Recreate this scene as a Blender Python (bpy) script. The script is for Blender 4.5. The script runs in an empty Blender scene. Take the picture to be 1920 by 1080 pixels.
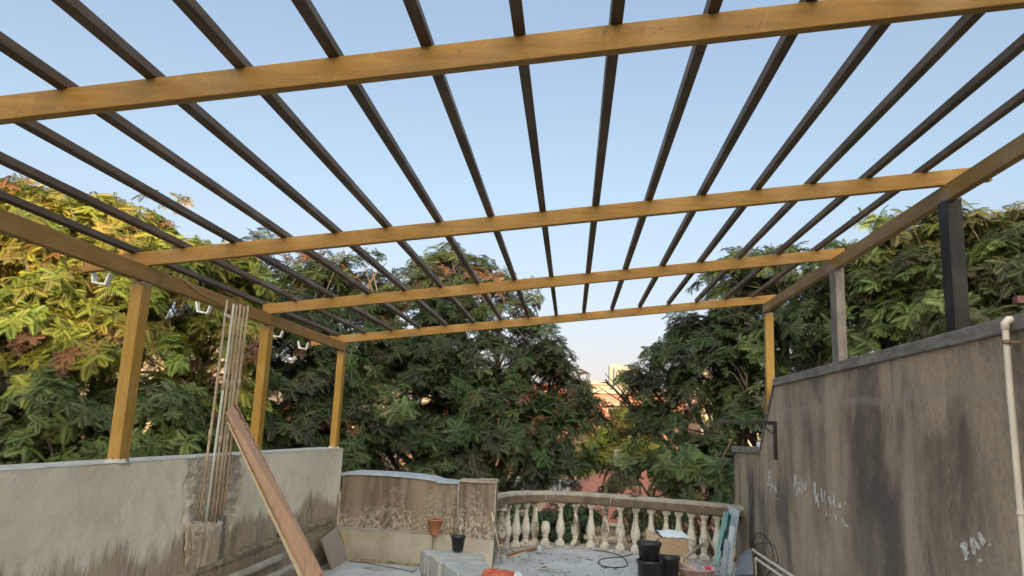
import bpy, math, random
import numpy as np
from mathutils import Vector, Matrix
R = math.radians
random.seed(7); rng = np.random.default_rng(11)
S = bpy.context.scene
EYE = 1.6
# ---------------------------------------------------------------- camera
FPX = 1404.75
def cam_axes(p, y, r):
    cy, sy, cp, sp = math.cos(y), math.sin(y), math.cos(p), math.sin(p)
    f = np.array([sy*cp, cy*cp, sp]); ri = np.array([cy, -sy, 0.]); u = np.cross(ri, f)
    c, s = math.cos(r), math.sin(r)
    return c*ri+s*u, -s*ri+c*u, f
RI, UP, FW = cam_axes(0.1876, -0.0848, 0.0427)
cd = bpy.data.cameras.new('camera'); cam = bpy.data.objects.new('camera', cd); S.collection.objects.link(cam)
cd.sensor_width = 36; cd.lens = 36*FPX/1920; cd.clip_end = 2000; cd.clip_start = .05
cam.matrix_world = Matrix(((RI[0], UP[0], -FW[0], 0), (RI[1], UP[1], -FW[1], 0), (RI[2], UP[2], -FW[2], EYE), (0, 0, 0, 1)))
S.camera = cam
S.render.resolution_x = 1024; S.render.resolution_y = 576
# ---------------------------------------------------------------- sky, sun, exposure
SUN_EL, SUN_AZ = R(9.5), R(172)          # azimuth measured clockwise from +Y, the low sun stands behind the viewer
w = bpy.data.worlds.new('World'); S.world = w; w.use_nodes = True
nt = w.node_tree; bg = nt.nodes['Background']
sky = nt.nodes.new('ShaderNodeTexSky'); sky.sky_type = 'NISHITA'; sky.sun_disc = False
sky.sun_elevation = SUN_EL; sky.sun_rotation = SUN_AZ; sky.altitude = 300; sky.air_density = 1.0; sky.dust_density = 1.6; sky.ozone_density = 1.6
tint = nt.nodes.new('ShaderNodeMix'); tint.data_type = 'RGBA'; tint.blend_type = 'MULTIPLY'; tint.inputs[0].default_value = 1
tint.inputs[7].default_value = (1.175, 1.25, 1.36, 1)
gm = nt.nodes.new('ShaderNodeGamma'); gm.inputs[1].default_value = .45; nt.links.new(sky.outputs[0], gm.inputs[0]); nt.links.new(gm.outputs[0], tint.inputs[6])
# hazy aureole: the half of the sky round the low sun is brighter and warmer than the half the camera faces
wtc = nt.nodes.new('ShaderNodeTexCoord'); dt = nt.nodes.new('ShaderNodeVectorMath'); dt.operation = 'DOT_PRODUCT'
nt.links.new(wtc.outputs['Generated'], dt.inputs[0]); dt.inputs[1].default_value = (math.sin(SUN_AZ)*math.cos(SUN_EL), math.cos(SUN_AZ)*math.cos(SUN_EL), math.sin(SUN_EL))
gr = nt.nodes.new('ShaderNodeValToRGB'); e = gr.color_ramp.elements; e[0].position = .02; e[0].color = (.152,.152,.152,1); e[1].position = 1; e[1].color = (1.0,.84,.60,1)
e2 = gr.color_ramp.elements.new(.4); e2.color = (.62,.56,.46,1)
nt.links.new(dt.outputs['Value'], gr.inputs[0])
gl = nt.nodes.new('ShaderNodeMix'); gl.data_type = 'RGBA'; gl.blend_type = 'MULTIPLY'; gl.inputs[0].default_value = 1
sc4 = nt.nodes.new('ShaderNodeVectorMath'); sc4.operation = 'SCALE'; sc4.inputs['Scale'].default_value = 6.7; nt.links.new(gr.outputs[0], sc4.inputs[0]); nt.links.new(sc4.outputs[0], gl.inputs[7])
wz = nt.nodes.new('ShaderNodeSeparateXYZ'); nt.links.new(wtc.outputs['Generated'], wz.inputs[0])
hz = nt.nodes.new('ShaderNodeValToRGB'); e = hz.color_ramp.elements; e[0].position = .03; e[0].color = (1.04,.80,.73,1); e[1].position = .30; e[1].color = (.98,.98,.98,1); e3 = hz.color_ramp.elements.new(.15); e3.color = (1.02,.92,.90,1)
e4 = hz.color_ramp.elements.new(.55); e4.color = (.86,.88,.92,1)
nt.links.new(wz.outputs[2], hz.inputs[0]); hm_ = nt.nodes.new('ShaderNodeMix'); hm_.data_type = 'RGBA'; hm_.blend_type = 'MULTIPLY'; hm_.inputs[0].default_value = 1
nt.links.new(tint.outputs[2], hm_.inputs[6]); nt.links.new(hz.outputs[0], hm_.inputs[7]); nt.links.new(hm_.outputs[2], gl.inputs[6]); nt.links.new(gl.outputs[2], bg.inputs[0]); bg.inputs[1].default_value = 0.15
sl = bpy.data.lights.new('sun', 'SUN'); so = bpy.data.objects.new('sun', sl); S.collection.objects.link(so)
sl.energy = 4.2; sl.angle = R(0.6); sl.color = (1.0, 0.70, 0.40)
sd = Vector((math.sin(SUN_AZ)*math.cos(SUN_EL), math.cos(SUN_AZ)*math.cos(SUN_EL), math.sin(SUN_EL)))
so.rotation_euler = sd.to_track_quat('Z', 'Y').to_euler(); so.location = sd*50
S.view_settings.view_transform = 'Standard'; S.view_settings.look = 'None'; S.view_settings.gamma = 1
S.view_settings.exposure = 1.35
S.render.engine = 'CYCLES'
S.cycles.max_bounces = 6; S.cycles.diffuse_bounces = 4; S.cycles.transparent_max_bounces = 8

# ---------------------------------------------------------------- helpers
def ray(px, py):
    return RI*((px-960)/FPX)+UP*((540-py)/FPX)+FW
def at(px, py, ax, v):
    """world point seen at a pixel of the photograph on the plane ax=v"""
    r = ray(px, py); i = 'xyz'.index(ax)
    if ax == 'z': v = v-EYE
    P = r*(v/r[i]); return Vector((P[0], P[1], P[2]+EYE))
class MB:
    def __init__(s): s.v = []; s.f = []; s.sm = []
    def add(s, vs, fs, smooth=False):
        o = len(s.v); s.v += [tuple(p) for p in vs]; s.f += [tuple(i+o for i in f) for f in fs]; s.sm += [smooth]*len(fs); return s
    def box(s, a, b):
        x0, y0, z0 = a; x1, y1, z1 = b
        return s.add([(x0,y0,z0),(x1,y0,z0),(x1,y1,z0),(x0,y1,z0),(x0,y0,z1),(x1,y0,z1),(x1,y1,z1),(x0,y1,z1)], BOXF)
    def obox(s, c, ex, ey, ez):
        """box with centre c and half-extent vectors"""
        c = Vector(c); ex = Vector(ex); ey = Vector(ey); ez = Vector(ez)
        return s.add([c+ex*i+ey*j+ez*k for k in (-1, 1) for (i, j) in ((-1,-1),(1,-1),(1,1),(-1,1))], BOXF)
    def bar(s, a, b, w, h, up=(0,0,1)):
        """rectangular bar from a to b, centred"""
        a = Vector(a); b = Vector(b); d = (b-a); L = d.length; d = d.normalized(); side = d.cross(Vector(up)).normalized(); u = side.cross(d)
        return s.obox((a+b)/2, d*L/2, side*w/2, u*h/2)
    def tube(s, pts, r, n=8, cap=True):
        pts = [Vector(p) for p in pts]; N = len(pts); rs = r if isinstance(r, (list, tuple)) else [r]*N
        vs = []; fs = []; ref = None
        for i, p in enumerate(pts):
            t = (pts[min(i+1, N-1)]-pts[max(i-1, 0)]).normalized()
            if ref is None: ref = t.orthogonal().normalized()
            ref = (ref-t*ref.dot(t)); ref = ref.normalized() if ref.length > 1e-6 else t.orthogonal().normalized()
            b = t.cross(ref)
            for k in range(n):
                a = 2*math.pi*k/n; vs.append(p+(ref*math.cos(a)+b*math.sin(a))*rs[i])
        for i in range(N-1):
            for k in range(n): fs.append((i*n+k, i*n+(k+1) % n, (i+1)*n+(k+1) % n, (i+1)*n+k))
        if cap: fs += [tuple(range(n))[::-1], tuple((N-1)*n+k for k in range(n))]
        return s.add(vs, fs, True)
    def lathe(s, c, prof, n=20, sq=0):
        """profile of (radius, z) turned round the z axis through c"""
        vs = []; fs = []
        for (r, z) in prof:
            for k in range(n):
                a = 2*math.pi*k/n; vs.append((c[0]+r*math.cos(a), c[1]+r*math.sin(a), c[2]+z))
        for i in range(len(prof)-1):
            for k in range(n): fs.append((i*n+k, i*n+(k+1) % n, (i+1)*n+(k+1) % n, (i+1)*n+k))
        return s.add(vs, fs, True)
    def prism(s, poly, z0, z1):
        n = len(poly); return s.add([(x, y, z0) for x, y in poly]+[(x, y, z1) for x, y in poly], [tuple(range(n))[::-1], tuple(range(n, 2*n))]+[(i, (i+1) % n, n+(i+1) % n, n+i) for i in range(n)])
    def build(s, name, m, parent=None, bevel=0, loc=None):
        off = parent.location if parent is not None and loc is None else Vector(loc or (0, 0, 0))
        if parent is not None and parent.parent is not None: off = parent.parent.location
        me = bpy.data.meshes.new(name); me.from_pydata([(x-off[0], y-off[1], z-off[2]) for x, y, z in s.v], [], s.f)
        me.polygons.foreach_set('use_smooth', s.sm); me.materials.append(m); me.update()
        o = bpy.data.objects.new(name, me); S.collection.objects.link(o)
        if parent is not None: o.parent = parent
        else: o.location = off
        if bevel:
            b = o.modifiers.new('bevel', 'BEVEL'); b.width = bevel; b.segments = 2; b.limit_method = 'ANGLE'; b.angle_limit = R(40)
        return o
BOXF = [(0,3,2,1),(4,5,6,7),(0,1,5,4),(1,2,6,5),(2,3,7,6),(3,0,4,7)]
def tag(o, label, cat, group=None):
    o['label'] = label; o['category'] = cat
    if group: o['group'] = group
    return o
def thing(name, label, cat, loc=(0,0,0), group=None):
    o = bpy.data.objects.new(name, None); S.collection.objects.link(o); o.location = loc; o.empty_display_size = .1
    return tag(o, label, cat, group)
def struct(o): o['kind'] = 'structure'; return o

# ---------------------------------------------------------------- materials
def lin(c): return tuple(c)+(1,)
class NT:
    def __init__(s, name):
        s.m = bpy.data.materials.new(name); s.m.use_nodes = True; s.t = s.m.node_tree; s.n = s.t.nodes; s.l = s.t.links
        s.b = s.n['Principled BSDF']; s.tc = s.n.new('ShaderNodeTexCoord').outputs['Object']
    def geo(s): return s.n.new('ShaderNodeNewGeometry').outputs['Position']
    def noise(s, sc, scale=(1,1,1), det=6, rough=.55, dist=0, vec=None):
        mp = s.n.new('ShaderNodeMapping'); mp.inputs['Scale'].default_value = scale; s.l.new(vec or s.tc, mp.inputs[0])
        no = s.n.new('ShaderNodeTexNoise'); no.inputs['Scale'].default_value = sc; no.inputs['Detail'].default_value = det
        no.inputs['Roughness'].default_value = rough; no.inputs['Distortion'].default_value = dist; s.l.new(mp.outputs[0], no.inputs[0]); return no.outputs[0]
    def ramp(s, f, stops, interp='LINEAR'):
        r = s.n.new('ShaderNodeValToRGB'); e = r.color_ramp.elements; r.color_ramp.interpolation = interp
        while len(e) < len(stops): e.new(.5)
        for i, (p, c) in enumerate(stops): e[i].position = p; e[i].color = lin(c) if hasattr(c, '__len__') else (c, c, c, 1)
        s.l.new(f, r.inputs[0]); return r.outputs[0]
    def mix(s, f, a, b, mode='MIX'):
        m = s.n.new('ShaderNodeMix'); m.data_type = 'RGBA'; m.blend_type = mode
        for sock, v in ((m.inputs[0], f), (m.inputs[6], a), (m.inputs[7], b)):
            if isinstance(v, (int, float)): sock.default_value = v if sock == m.inputs[0] else (v, v, v, 1)
            elif isinstance(v, tuple): sock.default_value = lin(v) if len(v) == 3 else v
            else: s.l.new(v, sock)
        return m.outputs[2]
    def math(s, op, a, b=None, clamp=False):
        m = s.n.new('ShaderNodeMath'); m.operation = op; m.use_clamp = clamp
        for i, v in enumerate((a, b)):
            if v is None: continue
            if isinstance(v, (int, float)): m.inputs[i].default_value = v
            else: s.l.new(v, m.inputs[i])
        return m.outputs[0]
    def sep(s, v=None):
        x = s.n.new('ShaderNodeSeparateXYZ'); s.l.new(v or s.tc, x.inputs[0]); return x.outputs
    def done(s, col, rough=.8, bump=None, bs=.2, bd=.01, metal=0, spec=.5):
        if isinstance(col, tuple): s.b.inputs['Base Color'].default_value = lin(col)
        else: s.l.new(col, s.b.inputs['Base Color'])
        if isinstance(rough, (int, float)): s.b.inputs['Roughness'].default_value = rough
        else: s.l.new(rough, s.b.inputs['Roughness'])
        s.b.inputs['Metallic'].default_value = metal; s.b.inputs['Specular IOR Level'].default_value = spec
        if bump is not None:
            b = s.n.new('ShaderNodeBump'); b.inputs['Strength'].default_value = bs; b.inputs['Distance'].default_value = bd
            s.l.new(bump, b.inputs['Height']); s.l.new(b.outputs[0], s.b.inputs['Normal'])
        return s.m
def simple(name, a, b, sc=8, scale=(1,1,1), rough=.8, bs=.2, bd=.004, metal=0, lo=.35, hi=.65, det=6, spec=.5):
    t = NT(name); n = t.noise(sc, scale, det); n2 = t.noise(sc*7, scale, 4)
    return t.done(t.mix(t.ramp(n, [(lo, 0.), (hi, 1.)]), a, b), rough, t.math('ADD', n, n2), bs, bd, metal, spec)
def painted(name, axis, base, dark, light, metal=0.0, rough=.5, scuff=(.62,.70)):
    """brushed coat of paint on steel: streaks along the member, lighter scuffs and darker wiped patches"""
    t = NT(name); sc = [14, 14, 14]; sc[axis] = 0.9
    st = t.noise(3, sc, 8, .65, .6); blot = t.noise(2.2, (1,1,1), 4, .5, .8); fine = t.noise(9, [k*2 for k in sc], 5, .7)
    swirl = t.noise(5, (1.2, 1.2, 1.2), 3, .5, 3.5)
    c = t.mix(t.ramp(st, [(.3, 0.), (.7, 1.)]), dark, base)
    c = t.mix(t.ramp(blot, [(.5, 0.), (.62, .3)]), c, light)
    c = t.mix(t.ramp(fine, [(.6, 0.), (.80, .35)]), c, tuple(min(1, k*1.7) for k in light))
    c = t.mix(t.ramp(swirl, [(.61, 0.), (.64, .18), (.68, .0)]), c, tuple(min(1, k*1.5) for k in light))
    c = t.mix(t.ramp(t.noise(1.1, [k*.35 for k in sc], 6, .7, 1.0), [(.52, 0.), (.66, .55)]), c, tuple(k*.8 for k in dark))
    c = t.mix(t.ramp(t.noise(26, (1,1,1), 3), [(.70, 0.), (.76, .7)]), c, tuple(k*.35 for k in dark))
    return t.done(c, t.ramp(blot, [(.3, rough+.12), (.7, rough-.1)]), st, .12, .002, metal, .2)
GOLD = ((.305,.158,.032), (.19,.10,.026), (.36,.215,.078))
M = {}
M['gold_x'] = painted('ochre_painted_steel_x', 0, *GOLD)
M['gold_y'] = painted('ochre_painted_steel_y', 1, (.27,.155,.045), (.19,.11,.035), (.31,.20,.08))
M['gold_z'] = painted('ochre_painted_steel_z', 2, (.35,.19,.030), (.22,.118,.024), (.35,.23,.08))
M['rafter'] = painted('brown_painted_steel', 1, (.10,.062,.034), (.045,.031,.021), (.14,.095,.055), rough=.5)
M['grey_post'] = painted('grey_primer_steel', 2, (.20,.17,.145), (.12,.10,.085), (.29,.245,.21), rough=.7)
M['black_post'] = painted('black_primer_steel', 2, (.016,.014,.013), (.008,.007,.007), (.05,.045,.04), rough=.5)
M['weld'] = simple('weld_scale', (.30,.25,.2), (.05,.035,.03), 60, rough=.7)
M['black_metal'] = simple('black_painted_bracket', (.012,.011,.012), (.03,.027,.026), 20, rough=.45)
M['white_plastic'] = simple('white_bracket_plastic', (.72,.70,.66), (.5,.48,.44), 25, rough=.5)

def wall_left_mat():
    t = NT('old_cement_render'); P = t.sep(); y, z = P[1], P[2]
    big = t.noise(1.3, (1,1,1), 6); fine = t.noise(45, (1,1,1), 5, .7); streak = t.noise(9, (1, 1, .10), 7, .7, .4); st2 = t.noise(22, (1,1,.16), 6, .75, .8)
    c = t.mix(t.ramp(big, [(.35, 0.), (.68, 1.)]), (.54,.465,.355), (.68,.59,.455))
    c = t.mix(t.ramp(t.noise(4, (1,1,1), 6, .6, 1.2), [(.48, 0.), (.70, .55)]), c, (.40,.32,.22))
    c = t.mix(t.ramp(t.noise(60, (1,1,1), 2), [(.70, 0.), (.74, .6)]), c, (.14,.12,.10))
    # stained lower part with a torn upper edge
    h = t.math('ADD', z, t.math('MULTIPLY', t.math('SUBTRACT', streak, .5), .55)); h = t.math('ADD', h, t.math('MULTIPLY', t.math('SUBTRACT', big, .5), .5))
    mask = t.ramp(h, [(.70, 1.), (.80, 0.)])
    low = t.mix(t.ramp(st2, [(.40, 0.), (.60, 1.)]), (.12,.08,.05), (.38,.30,.21))
    low = t.mix(t.ramp(t.noise(2.6, (1,1,.6), 4), [(.45, 0.), (.6, .8)]), low, (.33,.25,.16))
    c = t.mix(t.math('MULTIPLY', mask, .85), c, low)
    hk = t.math('ABSOLUTE', t.math('SUBTRACT', t.math('ADD', y, t.math('MULTIPLY', t.math('SUBTRACT', t.noise(5, (1,1,1), 6), .5), .6)), 1.88)); rough_n = t.noise(26, (1,1,1), 6, .75)
    hm2 = t.math('MULTIPLY', t.ramp(t.math('MULTIPLY', hk, .5), [(.20, 1.), (.24, 0.)]), t.ramp(z, [(.74, 0.), (.80, 1.)]))
    c = t.mix(hm2, c, t.mix(t.ramp(rough_n, [(.42, 0.), (.56, 1.)]), (.33,.275,.205), (.58,.49,.375)))
    fine = t.math('ADD', fine, t.math('MULTIPLY', t.math('MULTIPLY', rough_n, hm2), 5))
    bump = t.math('ADD', t.math('MULTIPLY', fine, .6), t.math('ADD', t.math('MULTIPLY', t.noise(12, (1,1,1), 6), 1.2), t.math('MULTIPLY', st2, t.math('MULTIPLY', mask, 1.0))))
    return t.done(c, .92, bump, .55, .012, 0, .2)
M['wall_left'] = wall_left_mat()
def wall_right_mat():
    t = NT('weathered_dark_render'); P = t.sep(); y, z = P[1], P[2]
    st = t.noise(1.5, (1,1,.42), 9, .66, .35); st2 = t.noise(5, (1,1,.22), 9, .74, .4); big = t.noise(.9, (1,1,.8), 6, .6); fine = t.noise(34, (1,1,.6), 6, .8)
    c = t.mix(t.ramp(st2, [(.34, 0.), (.68, 1.)]), (.30,.232,.170), (.455,.358,.262))
    c = t.mix(t.ramp(st, [(.47, 0.), (.60, .9)]), c, (.13,.108,.092))
    c = t.mix(t.ramp(fine, [(.40, .45), (.52, 0.)]), c, (.15,.125,.10))
    c = t.mix(t.ramp(big, [(.50, 0.), (.68, .55)]), c, (.42,.34,.25))
    c = t.mix(t.ramp(t.noise(3.2, (1,1,.10), 7, .6, .3), [(.58, 0.), (.68, .6)]), c, (.16,.13,.11))
    c = t.mix(t.ramp(t.noise(3.4, (1,1,.06), 5, .5), [(.62, 0.), (.72, .5)]), c, (.40,.33,.25))
    c = t.mix(t.ramp(t.noise(40, (1,1,.45), 4), [(.62, 0.), (.68, .5)]), c, (.42,.37,.31))
    wy = t.math('ADD', y, t.math('MULTIPLY', t.math('SUBTRACT', t.noise(3, (1,1,.4), 6), .5), .5))
    wob = t.math('ADD', z, t.math('MULTIPLY', t.math('SUBTRACT', t.noise(1.7, (1,1,.8), 6, .6), .5), .9))
    blot = t.ramp(t.noise(2.6, (1,1,.5), 9, .72, .4), [(.36, .25), (.58, 1.)])
    for (yc, hw, z0, z1, col, k_) in ((.95, .62, .15, 1.85, (.090,.070,.059), .8), (-.25, .42, .55, 1.75, (.095,.075,.062), .8), (-1.3, .3, 1.0, 2.0, (.10,.085,.072), .6), (2.1, .30, .9, 1.8, (.10,.085,.074), .6), (3.15, .16, -.5, 1.1, (.11,.09,.08), .6),
                                     (4.72, .24, -.5, 1.36, (.06,.05,.046), .95), (5.35, .12, -.5, 1.3, (.07,.06,.054), .8), (.32, .10, .3, 1.9, (.40,.335,.26), .75), (2.7, .40, -.3, 1.15, (.42,.34,.25), .6), (-.9, .30, -.3, .9, (.36,.305,.24), .5)):
        m1 = t.ramp(t.math('ABSOLUTE', t.math('SUBTRACT', wy, yc)), [(hw*.35, 1.), (hw*1.25, 0.)])
        m3 = t.math('MULTIPLY', t.ramp(t.math('MULTIPLY', wob, .4), [(max(0, (z1-.05)*.4), 1.), ((z1+.12)*.4, 0.)]), t.ramp(t.math('ADD', t.math('MULTIPLY', wob, .4), .4), [((z0-.25)*.4+.4, 0.), ((z0+.1)*.4+.4, 1.)]))
        c = t.mix(t.math('MULTIPLY', t.math('MULTIPLY', m1, m3), t.math('MULTIPLY', blot, k_)), c, col)
    # pale tide line under the coping
    d = t.math('ABSOLUTE', t.math('SUBTRACT', t.math('ADD', z, t.math('MULTIPLY', t.math('SUBTRACT', t.noise(2.2, (1,1,1), 5), .5), .12)), 1.93))
    c = t.mix(t.ramp(d, [(.0, .55), (.045, 0.)]), c, (.30,.26,.22))
    up = t.ramp(z, [(1.90, 0.), (2.0, .55)])
    up.node.color_ramp.elements[0].position = .0
    return t.done(c, .9, t.math('ADD', fine, t.math('MULTIPLY', t.noise(9, (1,1,1), 6), 1.5)), .5, .01, 0, .2)
M['wall_right'] = wall_right_mat()
M['dirty_timber'] = simple('dirty_timber', (.15,.115,.075), (.32,.255,.165), 16, (1,.5,1), .9, .8, .01, lo=.42, hi=.58)
M['coping'] = simple('grey_coping', (.13,.115,.10), (.25,.22,.19), 5, (1,1,3), .9, .5, .008)
M['slab'] = simple('blue_grey_slab', (.28,.31,.35), (.38,.41,.45), 7, rough=.7, bs=.3)
M['wall_top'] = simple('pale_cement_top', (.30,.285,.255), (.42,.40,.36), 9, rough=.9, bs=.4, bd=.006)
def stain_brown():
    t = NT('brown_stained_render'); z = t.sep()[2]
    st = t.noise(5, (1,1,.10), 8, .65, .5); sp = t.noise(34, (1,1,.7), 5, .7); big = t.noise(3.2, (1,1,.5), 4)
    c = t.mix(t.ramp(st, [(.38, 0.), (.64, 1.)]), (.10,.075,.054), (.24,.18,.13))
    h = t.math('ADD', z, t.math('MULTIPLY', t.math('SUBTRACT', big, .5), 1.3))
    m = t.math('MULTIPLY', t.ramp(h, [(.42, .8), (.76, 0.)]), t.ramp(sp, [(.46, 0.), (.56, 1.)]))
    c = t.mix(m, c, (.44,.385,.305))
    return t.done(c, .9, t.math('ADD', sp, st), .5, .01, 0, .2)
M['brown_wall'] = stain_brown()
M['ledge'] = simple('ledge_cement', (.27,.235,.18), (.38,.34,.27), 3.5, rough=.92, bs=.5, bd=.01)
def floor_mat():
    t = NT('terrace_screed'); n = t.noise(1.6, (1,1,1), 6); f = t.noise(50, (1,1,1), 5, .7); m2 = t.noise(6, (1,1,1), 7, .65, .6)
    c = t.mix(t.ramp(n, [(.36, 0.), (.64, 1.)]), (.38,.375,.36), (.50,.50,.49))
    c = t.mix(t.ramp(m2, [(.55, 0.), (.70, .7)]), c, (.28,.255,.21))
    c = t.mix(t.ramp(t.noise(2.4, (1,.4,1), 8, .7, 1.5), [(.50, 0.), (.60, .5)]), c, (.30,.285,.255))
    c = t.mix(t.ramp(t.noise(28, (1,1,1), 3), [(.66, 0.), (.70, .8)]), c, (.08,.07,.06))
    return t.done(c, .85, t.math('ADD', f, t.math('MULTIPLY', m2, 2)), .4, .008)
M['floor'] = floor_mat()
M['ground'] = simple('dry_ground', (.14,.11,.08), (.07,.08,.04), .6, rough=.95, bs=.3)
def bal_mat():
    t = NT('chipped_cream_baluster'); n = t.noise(7, (1,1,.7), 8, .72, .5); f = t.noise(32, (1,1,.7), 6, .7); oi = t.n.new('ShaderNodeObjectInfo')
    h = t.math('ADD', n, t.math('MULTIPLY', t.math('SUBTRACT', oi.outputs['Random'], .5), .22))
    c = t.mix(t.ramp(h, [(.34, 0.), (.46, 1.)]), (.17,.135,.105), (.58,.53,.445))
    c = t.mix(t.ramp(f, [(.36, .6), (.43, 0.)]), c, (.18,.145,.11))
    return t.done(c, .88, t.math('ADD', n, f), .8, .008, 0, .2)
M['baluster'] = bal_mat()
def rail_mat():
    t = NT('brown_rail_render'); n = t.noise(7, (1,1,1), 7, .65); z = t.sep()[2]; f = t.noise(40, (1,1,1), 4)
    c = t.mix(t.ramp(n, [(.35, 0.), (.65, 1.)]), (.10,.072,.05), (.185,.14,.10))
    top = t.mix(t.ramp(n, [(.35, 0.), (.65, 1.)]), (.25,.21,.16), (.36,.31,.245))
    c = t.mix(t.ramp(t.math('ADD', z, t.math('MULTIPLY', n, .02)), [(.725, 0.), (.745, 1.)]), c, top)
    return t.done(c, .9, t.math('ADD', n, f), .5, .01, 0, .2)
M['rail'] = rail_mat()
M['plinth'] = simple('pale_rubble_cement', (.22,.19,.16), (.50,.46,.40), 14, rough=.95, bs=.8, bd=.02)
M['conduit'] = simple('dusty_conduit', (.27,.185,.115), (.38,.285,.185), 9, (3,3,.6), .7, .3)
M['conduit_light'] = simple('pale_conduit', (.42,.40,.34), (.50,.45,.36), 9, (3,3,.6), .65, .3)
def wood(name, a, b, axis=2, sc=5):
    t = NT(name); s_ = [9, 9, 9]; s_[axis] = .7; n = t.noise(sc, s_, 8, .65, .8); k = t.noise(3, (1,1,1), 4)
    c = t.mix(t.ramp(n, [(.35, 0.), (.65, 1.)]), a, b); c = t.mix(t.ramp(k, [(.55, 0.), (.75, .35)]), c, tuple(q*.6 for q in a))
    return t.done(c, .6, n, .3, .002)
M['plank'] = wood('red_brown_veneer', (.34,.195,.12), (.46,.28,.18))
M['plank_edge'] = wood('raw_pale_timber', (.52,.41,.26), (.62,.52,.36))
M['splinter'] = simple('torn_red_veneer', (.12,.045,.03), (.26,.11,.07), 30, rough=.9)
M['ply'] = wood('weathered_plywood', (.27,.22,.17), (.37,.31,.245))
M['timber'] = wood('yellow_timber', (.42,.30,.15), (.50,.38,.22), 1)
M['terracotta'] = simple('terracotta', (.34,.125,.06), (.44,.18,.09), 12, rough=.75)
M['black_plastic'] = simple('black_pot_plastic', (.010,.010,.012), (.022,.022,.025), 10, rough=.42, bs=.1)
M['soil'] = simple('potting_soil', (.03,.022,.016), (.08,.06,.04), 40, rough=1, bs=1, bd=.01)
def aac_mat():
    t = NT('aerated_concrete'); n = t.noise(6, (1,1,1), 7, .65); f = t.noise(60, (1,1,1), 4, .7); oi = t.n.new('ShaderNodeObjectInfo')
    c = t.mix(t.ramp(n, [(.35, 0.), (.65, 1.)]), (.33,.33,.32), (.47,.48,.48)); c = t.mix(t.math('MULTIPLY', oi.outputs['Random'], .55), c, (.42,.385,.31))
    c = t.mix(t.ramp(f, [(.34, .7), (.44, 0.)]), c, (.22,.21,.19))
    return t.done(c, .95, t.math('ADD', n, f), .9, .01, 0, .2)
M['aac'] = aac_mat()
M['card'] = simple('cardboard', (.33,.225,.135), (.42,.30,.185), 9, (1,1,4), .85, .2)
M['paper'] = simple('white_paper', (.62,.64,.66), (.72,.73,.73), 5, rough=.8)
M['basin'] = simple('faded_pink_plastic', (.40,.25,.25), (.56,.40,.40), 10, rough=.5)
M['mortar'] = simple('drying_mortar', (.20,.21,.23), (.33,.33,.34), 18, rough=.8, bs=.8, bd=.015)
M['orange'] = simple('orange_plastic_sheet', (.42,.075,.035), (.60,.13,.06), 14, rough=.5, bs=.8, bd=.01)
M['red'] = simple('red_plastic', (.62,.03,.04), (.72,.06,.06), 14, rough=.4)
M['bluegrey'] = simple('painted_board_pale_blue', (.38,.43,.47), (.48,.53,.57), 6, rough=.5)
M['teal'] = simple('teal_glass', (.12,.23,.21), (.19,.31,.28), 5, rough=.25, bs=.05)
M['darkteal'] = simple('dark_teal_glass', (.015,.06,.055), (.02,.08,.075), 5, rough=.15, bs=.05)
M['slate'] = simple('slate_board', (.19,.205,.23), (.27,.285,.31), 5, rough=.8)
M['pvc'] = simple('cream_pvc', (.62,.54,.43), (.72,.65,.54), 6, (1,1,.6), .45, .08)
M['rust'] = simple('rusty_clamp', (.22,.10,.05), (.35,.2,.1), 30, rough=.7)
M['red_beam'] = simple('dull_red_brown_timber', (.13,.055,.045), (.18,.08,.065), 12, rough=.8)
M['cable'] = simple('black_cable', (.015,.014,.014), (.03,.03,.03), 30, rough=.5)
M['chalk'] = simple('white_chalk_paint', (.36,.32,.28), (.68,.65,.60), 24, rough=.9)
M['glass_jar'] = simple('cloudy_plastic', (.30,.34,.35), (.42,.46,.47), 9, rough=.2)
M['bark'] = simple('grey_brown_bark', (.07,.052,.04), (.15,.115,.09), 12, (1,1,.25), .95, .8, .02)

def leaf_mat():
    t = NT('leaf_surface'); a = t.n.new('ShaderNodeAttribute'); a.attribute_name = 'leaf_colour'
    t.l.new(a.outputs[0], t.b.inputs['Base Color']); t.b.inputs['Roughness'].default_value = .55; t.b.inputs['Specular IOR Level'].default_value = .3
    tr = t.n.new('ShaderNodeBsdfTranslucent'); t.l.new(t.mix(1.0, a.outputs[0], (1.0, 1.0, .45), 'MULTIPLY'), tr.inputs[0])
    mx = t.n.new('ShaderNodeMixShader'); mx.inputs[0].default_value = .24
    t.l.new(t.b.outputs[0], mx.inputs[1]); t.l.new(tr.outputs[0], mx.inputs[2]); t.l.new(mx.outputs[0], t.n['Material Output'].inputs[0]); return t.m
M['leaf'] = leaf_mat()

# ================================================================ STRUCTURE
GZ = -7.0
b = MB(); 
N_ = 24
for i in range(N_):
    for j in range(N_):
        pass
b.add([(-900,-300,GZ),(900,-300,GZ),(900,1500,GZ),(-900,1500,GZ)], [(0,1,2,3)])
struct(b.build('ground', M['ground']))
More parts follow.
